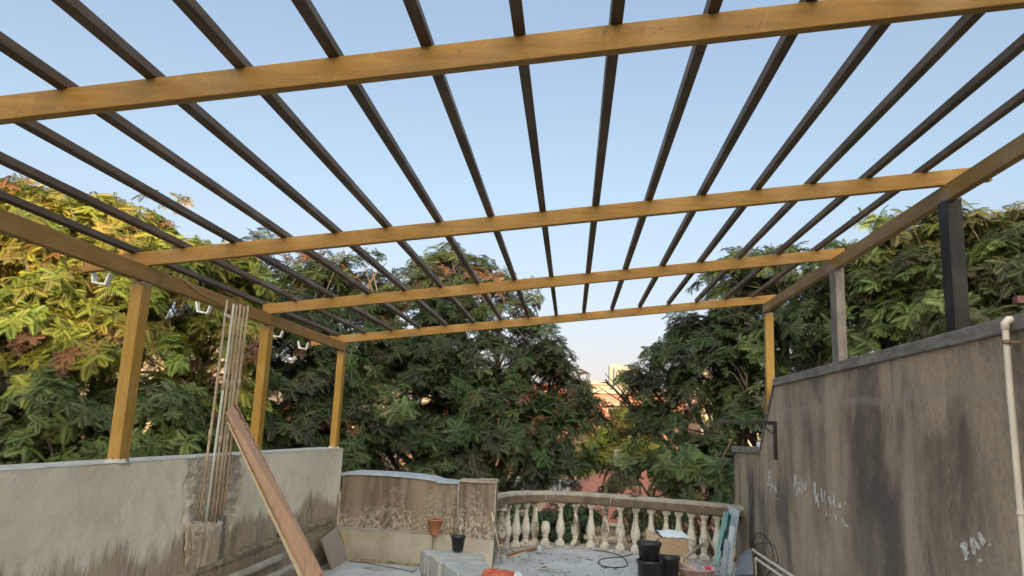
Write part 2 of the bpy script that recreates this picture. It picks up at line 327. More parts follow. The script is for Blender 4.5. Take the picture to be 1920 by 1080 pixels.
# terrace floor: flat slab reaching from behind the viewer to the curved balcony edge
curve = [(-1.05,9.5),(-1.02,9.9),(-.95,10.3),(-.82,10.65),(-.62,10.95),(-.38,11.14),(-.1,11.22),(.2,11.22),(.5,11.15),(.85,11.02),(1.2,10.87),(1.6,10.69),(1.95,10.50),(2.3,10.28)]
def catmull(P, n=8):
    out = []; P = [Vector((*p, 0)) for p in P]; Q = [P[0]*2-P[1]]+P+[P[-1]*2-P[-2]]
    for i in range(1, len(Q)-2):
        for k in range(n):
            t = k/n; p0, p1, p2, p3 = Q[i-1:i+3]
            out.append(.5*((2*p1)+(-p0+p2)*t+(2*p0-5*p1+4*p2-p3)*t*t+(-p0+3*p1-3*p2+p3)*t**3))
    out.append(P[-1]); return out
C = catmull(curve)
def offset(C, d):
    out = []
    for i, p in enumerate(C):
        t = (C[min(i+1, len(C)-1)]-C[max(i-1, 0)]).normalized(); out.append(p+Vector((-t.y, t.x, 0))*d)
    return out
outer = offset(C, .22)
poly = [(-3.2,-3),(2.6,-3),(2.6,10.2)]+[(p.x, p.y) for p in outer[::-1]]+[(-3.2,9.9)]
b = MB(); b.prism(poly, -.25, 0); struct(b.build('terrace_floor', M['floor']))

# ---------------------------------------------------------------- left parapet wall, with the chase cut for the conduits
XL, XR = -2.772, 2.228
WLT = 1.30
def grid_face(fn, u0, u1, v0, v1, nu, nv):
    vs = []; fs = []
    for i in range(nu+1):
        for j in range(nv+1):
            u = u0+(u1-u0)*i/nu; v = v0+(v1-v0)*j/nv; vs.append(fn(u, v))
    for i in range(nu):
        for j in range(nv):
            a = i*(nv+1)+j; fs.append((a, a+nv+1, a+nv+2, a+1))
    return vs, fs
from mathutils import noise as mn
def fbm(x, y, z, o=4): return mn.fractal(Vector((x, y, z)), .8, 2.1, o)
def lw(y, z):
    d = .0025*fbm(y*1.5, z*1.5, 3)+.0025*fbm(y*9, z*9, 1)
    e = .03*fbm(y*5, z*5, 9)
    ch = 0
    if z > .74+e*2 and 5.60+e < y < 6.16+e: ch = .05+.02*fbm(y*14, z*14, 5)      # open chase
    elif .80 < z and 5.42+e*1.5 < y < 6.34+e*1.5: ch = .010+.022*fbm(y*16, z*16, 5)                 # hacked plaster either side
    if 5.52+e < y < 6.02+e and .46 < z < .80+e: ch = -.035-.006*fbm(y*9, z*9, 2)                    # plug of fresh mortar
    if 6.02+e < y < 6.22+e*1.4 and .50 < z < .80+e: ch = .02
    if z < .44: d += .010*fbm(y*3, z*6, 4)
    return (XL-ch+d, y, z)
t = thing('parapet_wall', 'long cement rendered parapet wall on the left with conduits and posts standing on it', 'wall', (XL-.13, 4, 0))
vs, fs = grid_face(lw, -2.5, 9.2, 0.0, WLT, 520, 64)
b = MB(); b.add(vs, fs, True)
b.add([(XL-.26,-2.5,-.2),(XL-.26,9.2,-.2),(XL-.26,9.2,WLT),(XL-.26,-2.5,WLT)], [(0,1,2,3)])
b.add([(XL,9.2,0),(XL,9.2,WLT),(XL-.26,9.2,WLT),(XL-.26,9.2,0)], [(0,1,2,3)])
b.add([(XL,-2.5,0),(XL,-2.5,WLT),(XL-.26,-2.5,WLT),(XL-.26,-2.5,0)], [(0,3,2,1)])
b.build('wall_body', M['wall_left'], t)
def ltop(u, v):
    x = XL-.27+.275*u
    if 5.58 < v < 6.16 and u > .8: x -= .05
    return (x, v, WLT+.002+.0015*fbm(u*2, v*6, 0)-(.006 if u > .9 and fbm(v*12, 3, 1) > .45 else 0))
vs, fs = grid_face(ltop, 0, 1, -2.5, 9.205, 6, 240); b = MB(); b.add(vs, [f[::-1] for f in fs][::-1], False)
b.build('wall_top', M['wall_top'], t)
M['plug'] = simple('rough_mortar_plug', (.30,.22,.13), (.50,.41,.28), 11, (1,1,.25), .95, .9, .02, lo=.4, hi=.6)
M['patch'] = simple('damp_grey_mortar', (.12,.105,.09), (.20,.18,.155), 9, rough=.9, bs=.6, bd=.01)
vs, fs = grid_face(lambda u, v: (XL+.012+.03*math.sin(math.pi*u)**.4*math.sin(math.pi*min(1,v*1.0+.02))**.3+.006*fbm(u*4, v*5, 2), 5.52-.06*v+.47*u+.02*fbm(v*4, u, 5), .47+(.34+.03*fbm(u*6, 1, 1))*v), .0, 1, 0, 1, 30, 26)
b = MB(); b.add(vs, fs, True); b.build('mortar_plug', M['plug'], t)
vs, fs = grid_face(lambda u, v: (XL+.008+.006*fbm(u*3, v*5, 7), 6.00-.05*v+(.16+.04*fbm(v*5, 2, 2))*u, .50+.33*v), 0, 1, 0, 1, 8, 20)
b = MB(); b.add(vs, fs, True); b.build('repair_patch', M['patch'], t)
b = MB(); b.bar((XL+.02, 1.5, .44), (XL+.02, 9.0, .50), .05, .035); b.build('batten', M['dirty_timber'], t, .003)
for (x, z, y1, r) in ((XL+.07, .33, 7.35, .034), (XL+.10, .20, 8.0, .034)):
    b = MB(); b.tube([(x, 1.5, z), (x, y1-.15, z), (x-.02, y1, z-.004)], r, 12); 
    tag(b.build('clay_drain_pipe', M['ledge'], None, loc=(x, 4, z)), 'thick dusty pipe along the foot of the left wall, '+('the upper one' if z > .3 else 'the lower one'), 'pipe', 'pipes along the foot of the left wall')
# small junction hole in the wall
p = at(527, 1003, 'x', XL+.01); b = MB(); b.box((XL-.01, p.y-.09, p.z-.07), (XL+.012, p.y+.09, p.z+.07)); b.build('socket_box', M['black_metal'], t, .01)

# ---------------------------------------------------------------- right wall
WR = 2.24
t = thing('boundary_wall', 'tall dark weathered boundary wall on the right with white scrawled letters', 'wall', (WR+.12, 5, 0))
prof = [(-2.5,0),(10.72,0),(10.72,1.43),(9.27,1.45),(8.56,2.20),(-2.5,2.195)]
b = MB(); n = len(prof)
b.add([(WR, y, z) for y, z in prof]+[(WR+.24, y, z) for y, z in prof], [tuple(range(n)), tuple(range(n, 2*n))[::-1]]+[(i, n+i, n+(i+1) % n, (i+1) % n) for i in range(n)])
b.build('wall_body', M['wall_right'], t)
def capseg(P, h, x0, x1, name):
    b = MB(); k = len(P)
    ring = [(y, z) for y, z in P]+[(y, z+h) for y, z in P[::-1]]; m_ = len(ring)
    b.add([(x0, y, z) for y, z in ring]+[(x1, y, z) for y, z in ring], [tuple(range(m_)), tuple(range(m_, 2*m_))[::-1]]+[(i, m_+i, m_+(i+1) % m_, (i+1) % m_) for i in range(m_)])
    return b.build(name, M['coping'], t, .008)
def subdiv(P, n, amp=.003):
    out = []
    for i in range(len(P)-1):
        for k in range(n): q = k/n; out.append((P[i][0]*(1-q)+P[i+1][0]*q, P[i][1]*(1-q)+P[i+1][1]*q+random.uniform(-amp, amp)))
    return out+[P[-1]]
capseg(subdiv([(-2.5,2.196),(8.54,2.202)], 60), .082, WR-.028, WR+.27, 'coping')
capseg([(9.25,1.452),(10.76,1.432)], .08, WR-.028, WR+.27, 'coping')
b = MB(); b.bar((WR+.10, 8.58, 2.24), (WR+.10, 9.26, 1.50), .25, .03, (1,0,0)) if 0 else None
b = MB(); b.obox(((WR+.12), 8.925, 1.862), (.135,0,0), (0,.355,-.375), (0,.012,.011)); b.build('coping', M['coping'], t, .004)
# vertical mortar rib
# scrawled letters, traced as painted strokes on the wall face
GR = [[(165,85),(159,120),(155,200)],[(165,85),(173,130),(170,255)],[(150,182),(190,190)],[(185,185),(188,215)],[(205,190),(199,235)],[(205,190),(214,246)],[(225,286),(228,298)],
 [(345,120),(344,160),(345,215)],[(345,120),(356,126),(350,165),(362,180),(372,215),(358,270)],[(376,160),(385,245)],[(391,150),(399,255)],[(405,175),(412,215),(425,220),(424,170)],[(430,255),(432,277)],
 [(485,175),(490,240),(500,320)],[(485,175),(498,181),(490,226),(520,350)],[(516,250),(510,280)],[(535,215),(546,310)],[(560,235),(575,415)],[(592,270),(600,320),(640,314)],[(628,260),(635,350)],
 [(665,325),(664,355)],[(665,325),(676,331),(679,352)],[(702,322),(714,318)],[(636,400),(646,440)],[(680,430),(710,480),(732,490)],
 [(1548,605),(1560,650),(1585,730)],[(1578,600),(1565,650),(1595,692)],[(1615,590),(1640,690)],[(1615,590),(1636,580),(1678,655)],[(1630,642),(1662,630)],[(1675,720),(1686,745)],[(1668,535),(1710,615),(1697,570)],[(1748,612),(1752,628)]]
b = MB(); kk = 0
for s_ in GR:
    pts = [at(1400+x/3.84, 860+y/3.84, 'x', WR-.004) for x, y in s_]
    far = s_[0][0] < 900
    dense = []
    for i in range(len(pts)-1):
        for k in range(6): dense.append(pts[i].lerp(pts[i+1], k/6))
    dense.append(pts[-1]); vs = []
    for i, p in enumerate(dense):
        tt = (dense[min(i+1, len(dense)-1)]-dense[max(i-1, 0)]).normalized(); nn = Vector((0, -tt.z, tt.y)); wd = (.0125 if far else .009)*random.uniform(.45, 1.15)*(1.2 if len(s_) > 2 else .95)
        if not far: wd *= 1.6
        kk += 1
        xx = WR-.0025-(kk % 7)*.0004
        vs += [(xx, p.y+nn.y*wd*1.9, p.z+nn.z*wd), (xx, p.y-nn.y*wd*1.9, p.z-nn.z*wd)]
    b.add(vs, [(2*i, 2*i+1, 2*i+3, 2*i+2) for i in range(len(dense)-1)])
b.build('scrawled_letters', M['chalk'], t)

# ---------------------------------------------------------------- curved brown wall with slab top, ledge and pier
t = thing('brown_stained_wall', 'low brown stained wall with a bowed blue grey slab on top beyond the left wall', 'wall', (-2.1, 9.5, 0))
X0, X1 = -2.80, -1.62
def bow(x):
    u = (x-X0)/(X1-X0); u = min(max(u, 0), 1); return math.sin(math.pi*u)**.6 if 0 < u < 1 else 0
def topz(x): return .955+.030*bow(x)**.5-.025*max(0, min(1, (x+2.8)/1.2))
b = MB(); nx = 40; vs = []
for i in range(nx+1):
    x = X0+(X1-X0)*i/nx; y = 9.36+.10*bow(x)
    vs += [(x, y, .30), (x, y, topz(x)), (x, 9.85, topz(x)), (x, 9.85, -.2)]
fs = []
for i in range(nx):
    a = i*4
    for k in range(3): fs.append((a+k, a+4+k, a+5+k, a+1+k))
b.add(vs, fs); b.box((X1, 9.36, -.2), (-1.335, 9.80, .925)); b.build('wall_body', M['brown_wall'], t)
b = MB(); vs = []; xs = [X0-.05+(-1.33-X0+.05)*i/60 for i in range(61)]
for x in xs:
    yf = 9.335+.10*bow(x); z = topz(x)+.002 if x < X1 else .93; bk = 9.95-(max(0, x+2.1)/.8)**2*.42
    vs += [(x, yf, z), (x, yf, z+.032), (x, bk, z+.032), (x, bk, z)]
fs = [(0,3,2,1)]
for i in range(60):
    a = i*4
    for k in range(4): fs.append((a+k, a+(k+1) % 4, a+4+(k+1) % 4, a+4+k))
fs.append((240,241,242,243)); b.add(vs, fs); b.build('slab_top', M['slab'], t)
b = MB()
def led(u, v):
    return (u, 9.20+.006*fbm(u*3, v*3, 1)-.04*(u+2.77)/1.2, v)
vs, fs = grid_face(led, -2.80, -1.60, 0, .345, 40, 12); b.add(vs, fs, True)
b.add([(-2.8,9.2,.345),(-1.6,9.16,.345),(-1.6,9.42,.352),(-2.8,9.42,.352)], [(0,1,2,3)]); b.add([(-1.6,9.16,0),(-1.6,9.42,0),(-1.6,9.42,.352),(-1.6,9.16,.345)], [(0,1,2,3)])
b.build('ledge', M['ledge'], t)
b = MB(); b.bar((-2.60, 9.17, .018), (-1.35, 9.02, .016), .03, .03)
tag(b.build('timber_strip', M['dirty_timber'], None, .003, loc=(-2, 9.1, 0)), 'crusty thin timber strip lying on the floor along the ledge', 'timber strip')
t = thing('wall_pier', 'brown wall pier with pale edges between the slab topped wall and the balusters', 'wall', (-1.12, 9.4, 0))
b = MB(); b.box((-1.332, 9.33, 0), (-.885, 9.62, .955)); b.build('pier_body', M['brown_wall'], t, .006)
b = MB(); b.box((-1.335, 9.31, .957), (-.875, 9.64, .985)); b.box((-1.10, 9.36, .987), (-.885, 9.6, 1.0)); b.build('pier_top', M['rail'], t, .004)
b = MB(); b.tube([(-1.34, 9.325, .93), (-1.335, 9.32, .6), (-1.33, 9.32, .33)], .009, 6); b.build('mortar_edge', M['plinth'], t); b = MB(); b.box((-.892, 9.318, .35), (-.878, 9.329, .95)); b.build('mortar_edge', M['plinth'], t)
b = MB(); vs, fs = grid_face(lambda u, v: (-1.60+.72*u, 9.325-.15*(1-v)**1.5-.01*fbm(u*4, v*3, 2)+(-.02*(1-u)), .345*v-.05*u*v), 0, 1, 0, 1, 20, 12); b.add(vs, fs, True)
b.build('mortar_skirt', M['ledge'], t)

# ---------------------------------------------------------------- balustrade
t = thing('balustrade', 'curved stone balustrade with chipped cream balusters and a brown rail', 'balustrade', (.5, 11, 0))
def sweep(C, sec, m, name, jitter=0, bevel=0):
    b = MB(); vs = []; k = len(sec)
    for i, p in enumerate(C):
        tt = (C[min(i+1, len(C)-1)]-C[max(i-1, 0)]).normalized(); nn = Vector((-tt.y, tt.x, 0))
        for (o, z) in sec:
            j = jitter*fbm(p.x*6+o*9, p.y*6, z*9) if jitter else 0
            vs.append((p.x+nn.x*(o+j), p.y+nn.y*(o+j), z+j))
    fs = [tuple(range(k))]
    for i in range(len(C)-1):
        for q in range(k): fs.append((i*k+q, i*k+(q+1) % k, (i+1)*k+(q+1) % k, (i+1)*k+q))
    fs.append(tuple((len(C)-1)*k+q for q in range(k))[::-1]); b.add(vs, fs); return b.build(name, m, t, bevel)
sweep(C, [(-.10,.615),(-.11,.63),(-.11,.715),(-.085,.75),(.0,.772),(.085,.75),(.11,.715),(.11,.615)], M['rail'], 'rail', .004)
sweep(C, [(-.13,.0),(-.115,.028),(.13,.034),(.14,-.2)], M['plinth'], 'base_kerb', .012)
for px_ in (1015, 1147):
    i_ = min(range(1, len(C)-1), key=lambda i: abs(960+FPX*(np.array([C[i].x, C[i].y, .7-EYE])@RI)/(np.array([C[i].x, C[i].y, .7-EYE])@FW)-px_))
    tt = (C[i_+1]-C[i_-1]).normalized(); nn = Vector((-tt.y, tt.x, 0)); pts = [C[i_]+nn*o_+tt*random.uniform(-.004,.004)+Vector((0,0,z_)) for o_, z_ in ((-.113,.625),(-.113,.67),(-.114,.716),(-.088,.752),(-.04,.765),(.03,.772))]
    b = MB(); b.tube(pts, .007, 6); b.build('mortar_joint', M['plinth'], t)
def bal_prof(k=1.0):
    P = [(.050,.045),(.052,.06),(.044,.07),(.036,.085),(.034,.098),(.046,.106),(.046,.116),(.038,.124),(.055,.15),(.066,.19),(.068,.225),(.062,.265),(.050,.31),(.040,.36),(.033,.41),(.030,.455),(.036,.462),(.036,.474),(.028,.482),(.030,.50),(.044,.52),(.046,.535)]
    return [(r, z*k) for r, z in P]
BAL = []
acc = [0]
for i in range(1, len(C)): acc.append(acc[-1]+(C[i]-C[i-1]).length)
def on_px(px):
    best = None
    for i in range(len(C)-1):
        for k in range(10):
            p = C[i].lerp(C[i+1], k/10); v = np.array([p.x, p.y, .3-EYE]); q = 960+FPX*(v@RI)/(v@FW)
            if best is None or abs(q-px) < best[0]: best = (abs(q-px), p)
    return best[1]
PXS = [951,968,986,1003,1023,1051,1079,1108,1135,1163,1191.5,1220.5,1249,1272,1296,1320,1345]
for i, px in enumerate(PXS):
    p = on_px(px); ang = random.uniform(-.1, .1); broken = (i == 4)
    b = MB(); n_ = 16
    prof = bal_prof()
    if broken: prof = prof[:13]+[(.03,.315),(.0,.30)]
    sx = 1.0+random.uniform(-.04, .04)
    b.lathe((p.x, p.y, .03), [(r*sx, z) for r, z in prof], 16)
    b.obox((p.x, p.y, .03+.022), (.062*math.cos(ang), .062*math.sin(ang), 0), (-.062*math.sin(ang), .062*math.cos(ang), 0), (0, 0, .024))
    if not broken: b.obox((p.x, p.y, .595), (.052*math.cos(ang), .052*math.sin(ang), 0), (-.052*math.sin(ang), .052*math.cos(ang), 0), (0, 0, .028))
    for q, v in enumerate(b.v):
        j = .004*fbm(v[0]*30, v[1]*30, v[2]*30); b.v[q] = (v[0]+j, v[1]+j, v[2])
    o = b.build('baluster', M['baluster'], t)
    if broken: o['label'] = 'broken baluster stub'
p = on_px(937); b = MB(); b.lathe((p.x+.02, p.y-.05, .03), [(r*1.25, z) for r, z in bal_prof()], 16); b.box((p.x-.07, p.y-.14, .545), (p.x+.09, p.y+.03, .63)); o = b.build('baluster', M['baluster'], t); o['label'] = 'stout end baluster by the pier'

# ================================================================ PERGOLA
ZL, ZR, HL, HB, SLP = .8362+EYE, 1.4635+EYE, .1035, .0953, .0031
YB = [2.4112, 4.5665, 6.6146, 8.934]
SX = (ZR-ZL)/5.0; ang = math.atan(SX)
def zpl(x, y): return ZL+SLP*y+HL+SX*(x-XL)          # top of the side beams = underside of the cross beams
pg = thing('pergola', 'sloping steel pergola frame with ochre cross beams and dark brown rafters', 'pergola', (0, 4.5, 0))
for (x0, x1, zz, m) in ((XL-.05, XL, ZL, 'gold_y'), (XR, XR+.05, ZR, 'gold_y')):
    b = MB(); b.bar(((x0+x1)/2, -1.2, zz-1.2*SLP+HL/2), ((x0+x1)/2, 8.985, zz+8.985*SLP+HL/2), .05, HL); b.build('side_beam', M[m], pg, .004)
EXT = [(-3.25, 2.5), (-3.22, 2.52), (-2.85, 2.37), (-3.2, 2.39)]
ax = Vector((math.cos(ang), 0, math.sin(ang))); az = Vector((-math.sin(ang), 0, math.cos(ang)))
for y, (xa, xb) in zip(YB, EXT):
    a = Vector((xa, y+.0215, zpl(xa, y)+.001)); c2 = Vector((xb, y+.0215, zpl(xb, y)+.001))
    b = MB(); b.obox((a+c2)/2+az*HB/2, (c2-a)/2, (0, .0215, 0), az*HB/2); b.build('cross_beam', M['gold_x'], pg, .003)
RAF = []
for k in range(16):
    x = XL-.1143+.3342*k
    a = Vector((x+random.uniform(-.006,.006), -1.2, zpl(x, -1.2)+HB+.001)); c2 = Vector((x+random.uniform(-.004,.004), 8.975-random.uniform(0,.015), zpl(x, 8.975)+HB+.001))
    b = MB(); b.obox((a+c2)/2+az*.020, (c2-a)/2, ax*.021, az*.0195); RAF.append(b.build('rafter', M['rafter'], pg, .0025))
def post(x0, x1, y0, y1, zb, zt, m, lab=None, bow_=0):
    b = MB(); b.box((x0, y0, zb), (x1, y1, zt-.004)); o = b.build('post', m, pg, .005)
    if lab: o['label'] = lab
    if x0 < 0:
        c_ = MB(); vs, fs = grid_face(lambda u, v: ((x0+x1)/2+((x1-x0)/2+.004+(1-v)*.016*(1+.8*fbm(u*7, v, y0)))*math.cos(u*2*math.pi)*1.25, (y0+y1)/2+((y1-y0)/2+.004+(1-v)*.016)*math.sin(u*2*math.pi)*1.25, zb+.02+v*(.022+.02*fbm(u*9, y0, 1))), 0, 1, 0, 1, 40, 4); c_.add(vs, fs, True); c_.build('mortar_collar', M['wall_top'], o)
    w_ = MB()
    xs_ = [(x0+(x1-x0)*k/10, y0-.003) for k in range(11)]; xe = (x1+.003) if x0 < 0 else (x0-.003)
    side_ = [(xe, y0+(y1-y0)*k/10) for k in range(11)]; ring = (xs_+side_) if x0 < 0 else (xs_[::-1]+side_)
    vs = []
    for (a_, b_) in ring: h_ = random.uniform(.006, .026); vs += [(a_, b_, zt-.004), (a_, b_, zt-.006-h_)]
    w_.add(vs, [(2*k, 2*k+1, 2*k+3, 2*k+2) for k in range(len(ring)-1)])
    w_.build('weld', M['weld'], o)
for y in (4.548, 6.62, 8.92):
    post(XL-.086, XL-.006, y, y+.11, WLT-.02, ZL+SLP*y, M['gold_z'])
post(XR+.016, XR+.11, 8.92, 9.00, 1.6, ZR+SLP*8.9, M['gold_z'])
post(XR+.002, XR+.078, 6.50, 6.65, 2.2, ZR+SLP*6.5+.012, M['grey_post'], 'bare grey post')
post(XR-.002, XR+.088, 4.537, 4.65, 2.2, ZR+SLP*4.5+.022, M['black_post'], 'glossy black post')
post(XR+.0, XR+.10, .6, .7, 2.2, ZR, M['black_post'])
post(XL-.082, XL+.006, .6, .7, WLT-.02, ZL, M['gold_z'])
for y, xc in ((4.62, -3.115), (5.80, -3.0), (7.35, -3.0), (8.50, -3.14)):
    zc = ZL-.006; P = [(xc-.065, zc+.09), (xc-.045, zc+.004), (xc+.05, zc-.008), (xc+.072, zc+.075)]; b = MB(); vs = []
    for k, (px_, pz_) in enumerate(P):
        i_ = 1 if k in (1, 2) else 0; ox, oz = ((.012, .0) if k in (0, 1) else (-.012, .0)); oz = .012 if i_ else 0
        for yy in (y-.024, y+.024): vs += [(px_, yy, pz_), (px_+ox, yy, pz_+oz)]
    fs = []
    for k in range(3):
        a = k*4; c_ = a+4; fs += [(a, c_, c_+1, a+1), (a+2, a+3, c_+3, c_+2), (a, a+2, c_+2, c_), (a+1, c_+1, c_+3, a+3)]
    fs += [(0,1,3,2),(12,14,15,13)]; b.add(vs, fs); b.build('gutter_bracket', M['white_plastic'], pg, .002)
# loose wire drooping on the left beam
b = MB(); pts = [at(px_, py_, 'x', XL+.006) for px_, py_ in ((345,525),(362,540),(380,552),(400,562),(420,574))]
b.tube(pts, .004, 5); tag(b.build('wire', M['conduit'], None, loc=tuple(pts[0])), 'thin tan wire lying over the left side beam', 'wire')
b = MB(); pts = [at(px_, py_, 'x', XL+.008) for px_, py_ in ((655,655),(658,662),(656,670),(650,664))]; b.tube(pts, .003, 5)
tag(b.build('wire', M['conduit'], None, loc=tuple(pts[0])), 'curled wire end at the head of the far left post', 'wire')

# ================================================================ CONDUITS, PLANKS
tops = [(426,562), (438,570), (444,572), (451,571), (458,575), (465,574)]
bots = [(372,975), (384,988), (393,988), (401,985), (408,980), (416,975)]
labs = ['leftmost pipe of the conduit bundle, standing clear of the others', 'pale grey pipe, second from the left in the conduit bundle', 'tan pipe, third from the left in the conduit bundle', 'tan pipe, fourth from the left in the conduit bundle', 'tan pipe, fifth from the left in the conduit bundle', 'rightmost pipe of the conduit bundle']
for i, (a, c2) in enumerate(zip(tops, bots)):
    xx = XL+.012+.01*(i % 2); A = at(*a, 'x', xx); B_ = at(*c2, 'x', xx-.02); B_.z = max(B_.z, .74)
    mid = A.lerp(B_, .5)+Vector((.006, random.uniform(-.01, .01), 0)); b = MB()
    pts = [A.lerp(mid, k/4) for k in range(4)]+[mid.lerp(B_, k/4) for k in range(5)]
    th = thing('conduit_pipe', labs[i], 'pipe', tuple(B_), 'conduit pipes rising from the left wall')
    b.tube(pts, .0108, 10); b.build('pipe', M['conduit_light' if i == 1 else 'conduit'], th)
    q = pts[3 if i % 2 else 5]; d_ = (B_-A).normalized(); b = MB(); b.tube([q-d_*.04, q+d_*.04], .0138, 10); b.build('coupling', M['conduit'], th)
b = MB(); q = at(424, 590, 'x', XL+.03); b.bar((q.x, q.y-.03, q.z), (q.x, q.y+.10, q.z-.005), .008, .02); tag(b.build('strap', M['white_plastic'], None, loc=tuple(q)), 'short white strap holding the tops of the conduit bundle', 'strap')

# big veneered plank leaning on the wall: head on the conduits, foot near the middle of the floor
A1 = at(432, 765, 'x', XL+.07); 
def lean(pxa, pxb, xa, xb): return at(*pxa, 'x', xa), at(*pxb, 'x', xb)
L0, L1 = lean((427,772), (577,1085), XL+.06, -2.10)     # left edge
R0, R1 = lean((444,757), (612,1085), XL+.04, -1.98)     # right edge
def board(name, q0, q1, q2, q3, th, m, label, cat, bev=.002, ext=0, group=None, extra=None):
    """board through corners q0 (top left) q1 (top right) q2 (bottom right) q3 (bottom left)"""
    q = [Vector(v) for v in (q0, q1, q2, q3)]; n_ = (q[1]-q[0]).cross(q[3]-q[0]).normalized()
    if n_.dot(Vector((0,0,EYE))-q[0]) < 0: n_ = -n_
    b = MB(); b.add(q+[v-n_*th for v in q], [(0,1,2,3),(7,6,5,4),(0,4,5,1),(1,5,6,2),(2,6,7,3),(3,7,4,0)])
    return tag(b.build(name, m, None, bev, loc=tuple((q[2]+q[3])/2)), label, cat, group)
board('wooden_plank', L0, R0, R1, L1, .022, M['plank'], 'long red brown veneered plank leaning on the left wall', 'plank')
Lb0, Lb1 = lean((432,790), (571,1085), XL+.045, -2.13); 
board('wooden_batten', Lb0+Vector((0,-.035,0)), Lb0+Vector((.01,.02,0)), Lb1+Vector((.012,.03,0)), Lb1+Vector((0,-.05,0)), .02, M['plank_edge'], 'narrow pale timber batten under the left edge of the veneered plank', 'plank')
# torn splinter strip along the plank
b = MB()
for k in range(130):
    q = k/130; P0 = R0.lerp(R1, q); P1 = L0.lerp(L1, q); c_ = P0.lerp(P1, .20+.07*math.sin(k*.9)+random.uniform(-.05, .05)); n_ = (R0-L0).cross(L1-L0).normalized()
    if n_.dot(Vector((0,0,EYE))-c_) < 0: n_ = -n_
    d_ = (R1-R0).normalized(); b.obox(c_+n_*.002, d_*random.uniform(.012, .03), (P1-P0).normalized()*random.uniform(.001, .004), n_*.003)
o = b.build('splinters', M['splinter'], bpy.data.objects['wooden_plank']); o['kind'] = 'stuff'
# square plywood board and a second behind it
zf = .004
T = [at(603,1012,'x',-2.60), at(636,984,'x',-2.72)]; Bt = [at(657,1045,'z',zf), at(623,1068,'z',zf)]
board('plywood_board', T[0], T[1], Bt[0], Bt[1], .015, M['ply'], 'square weathered plywood board leaning on the left wall near its far end', 'board')
T2 = [at(636,994,'y',9.0), at(650,993,'y',9.12)]; B2_ = [at(668,1044,'z',.005), at(655,1046,'z',.005)]
board('timber_offcut', T2[0], T2[1], B2_[0], B2_[1], .012, M['timber'], 'yellowish timber offcut standing behind the square plywood board', 'board')

# ================================================================ POTS, BLOCKS
def pot(name, c, rt, rb, h, m, label, cat, group=None, lip=.012, fill=None, fz=.8):
    th = thing(name, label, cat, c, group)
    b = MB(); b.lathe(c, [(0,.002),(rb*.96,.002),(rb,.006),(rt*.97,h-lip*2.2),(rt+.004,h-lip*2.1),(rt+lip*.6,h-lip),(rt+lip*.5,h),(rt-.004,h),(rt-.008,h-lip*2),(rb-.004,.02),(0,.02)], 28); b.build('pot_body', m, th)
    if fill: f = MB(); rr = rb+(rt-rb)*fz-.008; f.lathe(c, [(rr,h*fz),(rr*.5,h*fz+.015),(0,h*fz+.01)], 20); f.build('soil', fill, th)
    return th
p = at(812,1003,'y',9.10); pot('flower_pot', (p.x, 9.18, .346), .092, .055, .18, M['terracotta'], 'orange terracotta pot on the cement ledge', 'pot', None, .008, M['soil'], .93)
# aerated concrete blocks
BT = .42; bl_lab = 'pale grey aerated concrete block '
A_ = at(790,1029,'z',BT); E_ = at(854,1071,'z',BT); F_ = at(929,1070,'z',BT)
dl = (E_-A_); dl.z = 0; Ld = dl.length; dl.normalize(); dr = Vector((-dl.y, dl.x, 0)); 
if dr.x < 0: dr = -dr
BLK = [(0.00,.20,.42),(0.205,.10,.34),(0.308,.10,.52),(0.412,.10,.50),(0.516,.20,.40),(0.72,.10,.40),(.825,.20,.36),(1.03,.2,.36),(1.235,.2,.36)]
nm = ['at the far end of the stack', 'second from the far end of the stack', 'third from the far end of the stack', 'fourth from the far end', 'wide one in the middle of the stack top', 'narrow one just before the near blocks', 'beside the orange sheet, nearest on the stack top', 'low in the picture under the orange sheet', 'nearest to the viewer below the frame edge']
def block(o, w_, L_, z0, z1, lab, jit=.012):
    c_ = A_+dl*(o+w_/2)+dr*(L_/2+random.uniform(-jit, jit)); c_.z = (z0+z1)/2; a_ = random.uniform(-.02, .02)
    u = (dl*math.cos(a_)+dr*math.sin(a_))*(w_/2-.0055); v = (dr*math.cos(a_)-dl*math.sin(a_))*L_/2
    b = MB(); b.obox(c_, u, v, (0,0,(z1-z0)/2)); tag(b.build('concrete_block', M['aac'], None, .007, loc=(c_.x, c_.y, z0)), bl_lab+lab, 'block', 'aerated concrete blocks stacked on the floor')
for i, (o_, w_, L_) in enumerate(BLK): block(o_, w_, L_, .212+random.uniform(0,.001), BT+random.uniform(-.010,.004), nm[i], .022)
for i in range(6): block(.02+.23*i, .22, .44, .004, .208, 'in the lower course, '+['farthest', 'second', 'third', 'fourth', 'fifth', 'nearest'][i]+' from the far end' if i else 'in the lower course at the far end')
pp = at(858,1034,'z',BT); pot('plant_pot', (pp.x, pp.y, BT+.004), .070, .052, .145, M['black_plastic'], 'small black plant pot standing on the concrete blocks', 'pot', None, .010)
# orange sheet
c_ = A_+dl*1.42+dr*.28; b = MB()
vs, fs = grid_face(lambda u, v: (c_.x-.12+.26*u, c_.y-.22+.30*v, BT+.012+.035*max(0, (1-((u-.5)*2)**4))*max(0, 1-((v-.5)*2)**4)+.03*abs(fbm(u*5, v*5, 3))), 0, 1, 0, 1, 30, 30); b.add(vs, fs, True)
tag(b.build('plastic_sheet', M['orange'], None, loc=(c_.x, c_.y, BT)), 'crumpled orange plastic sheet on the near end of the blocks', 'plastic sheet')
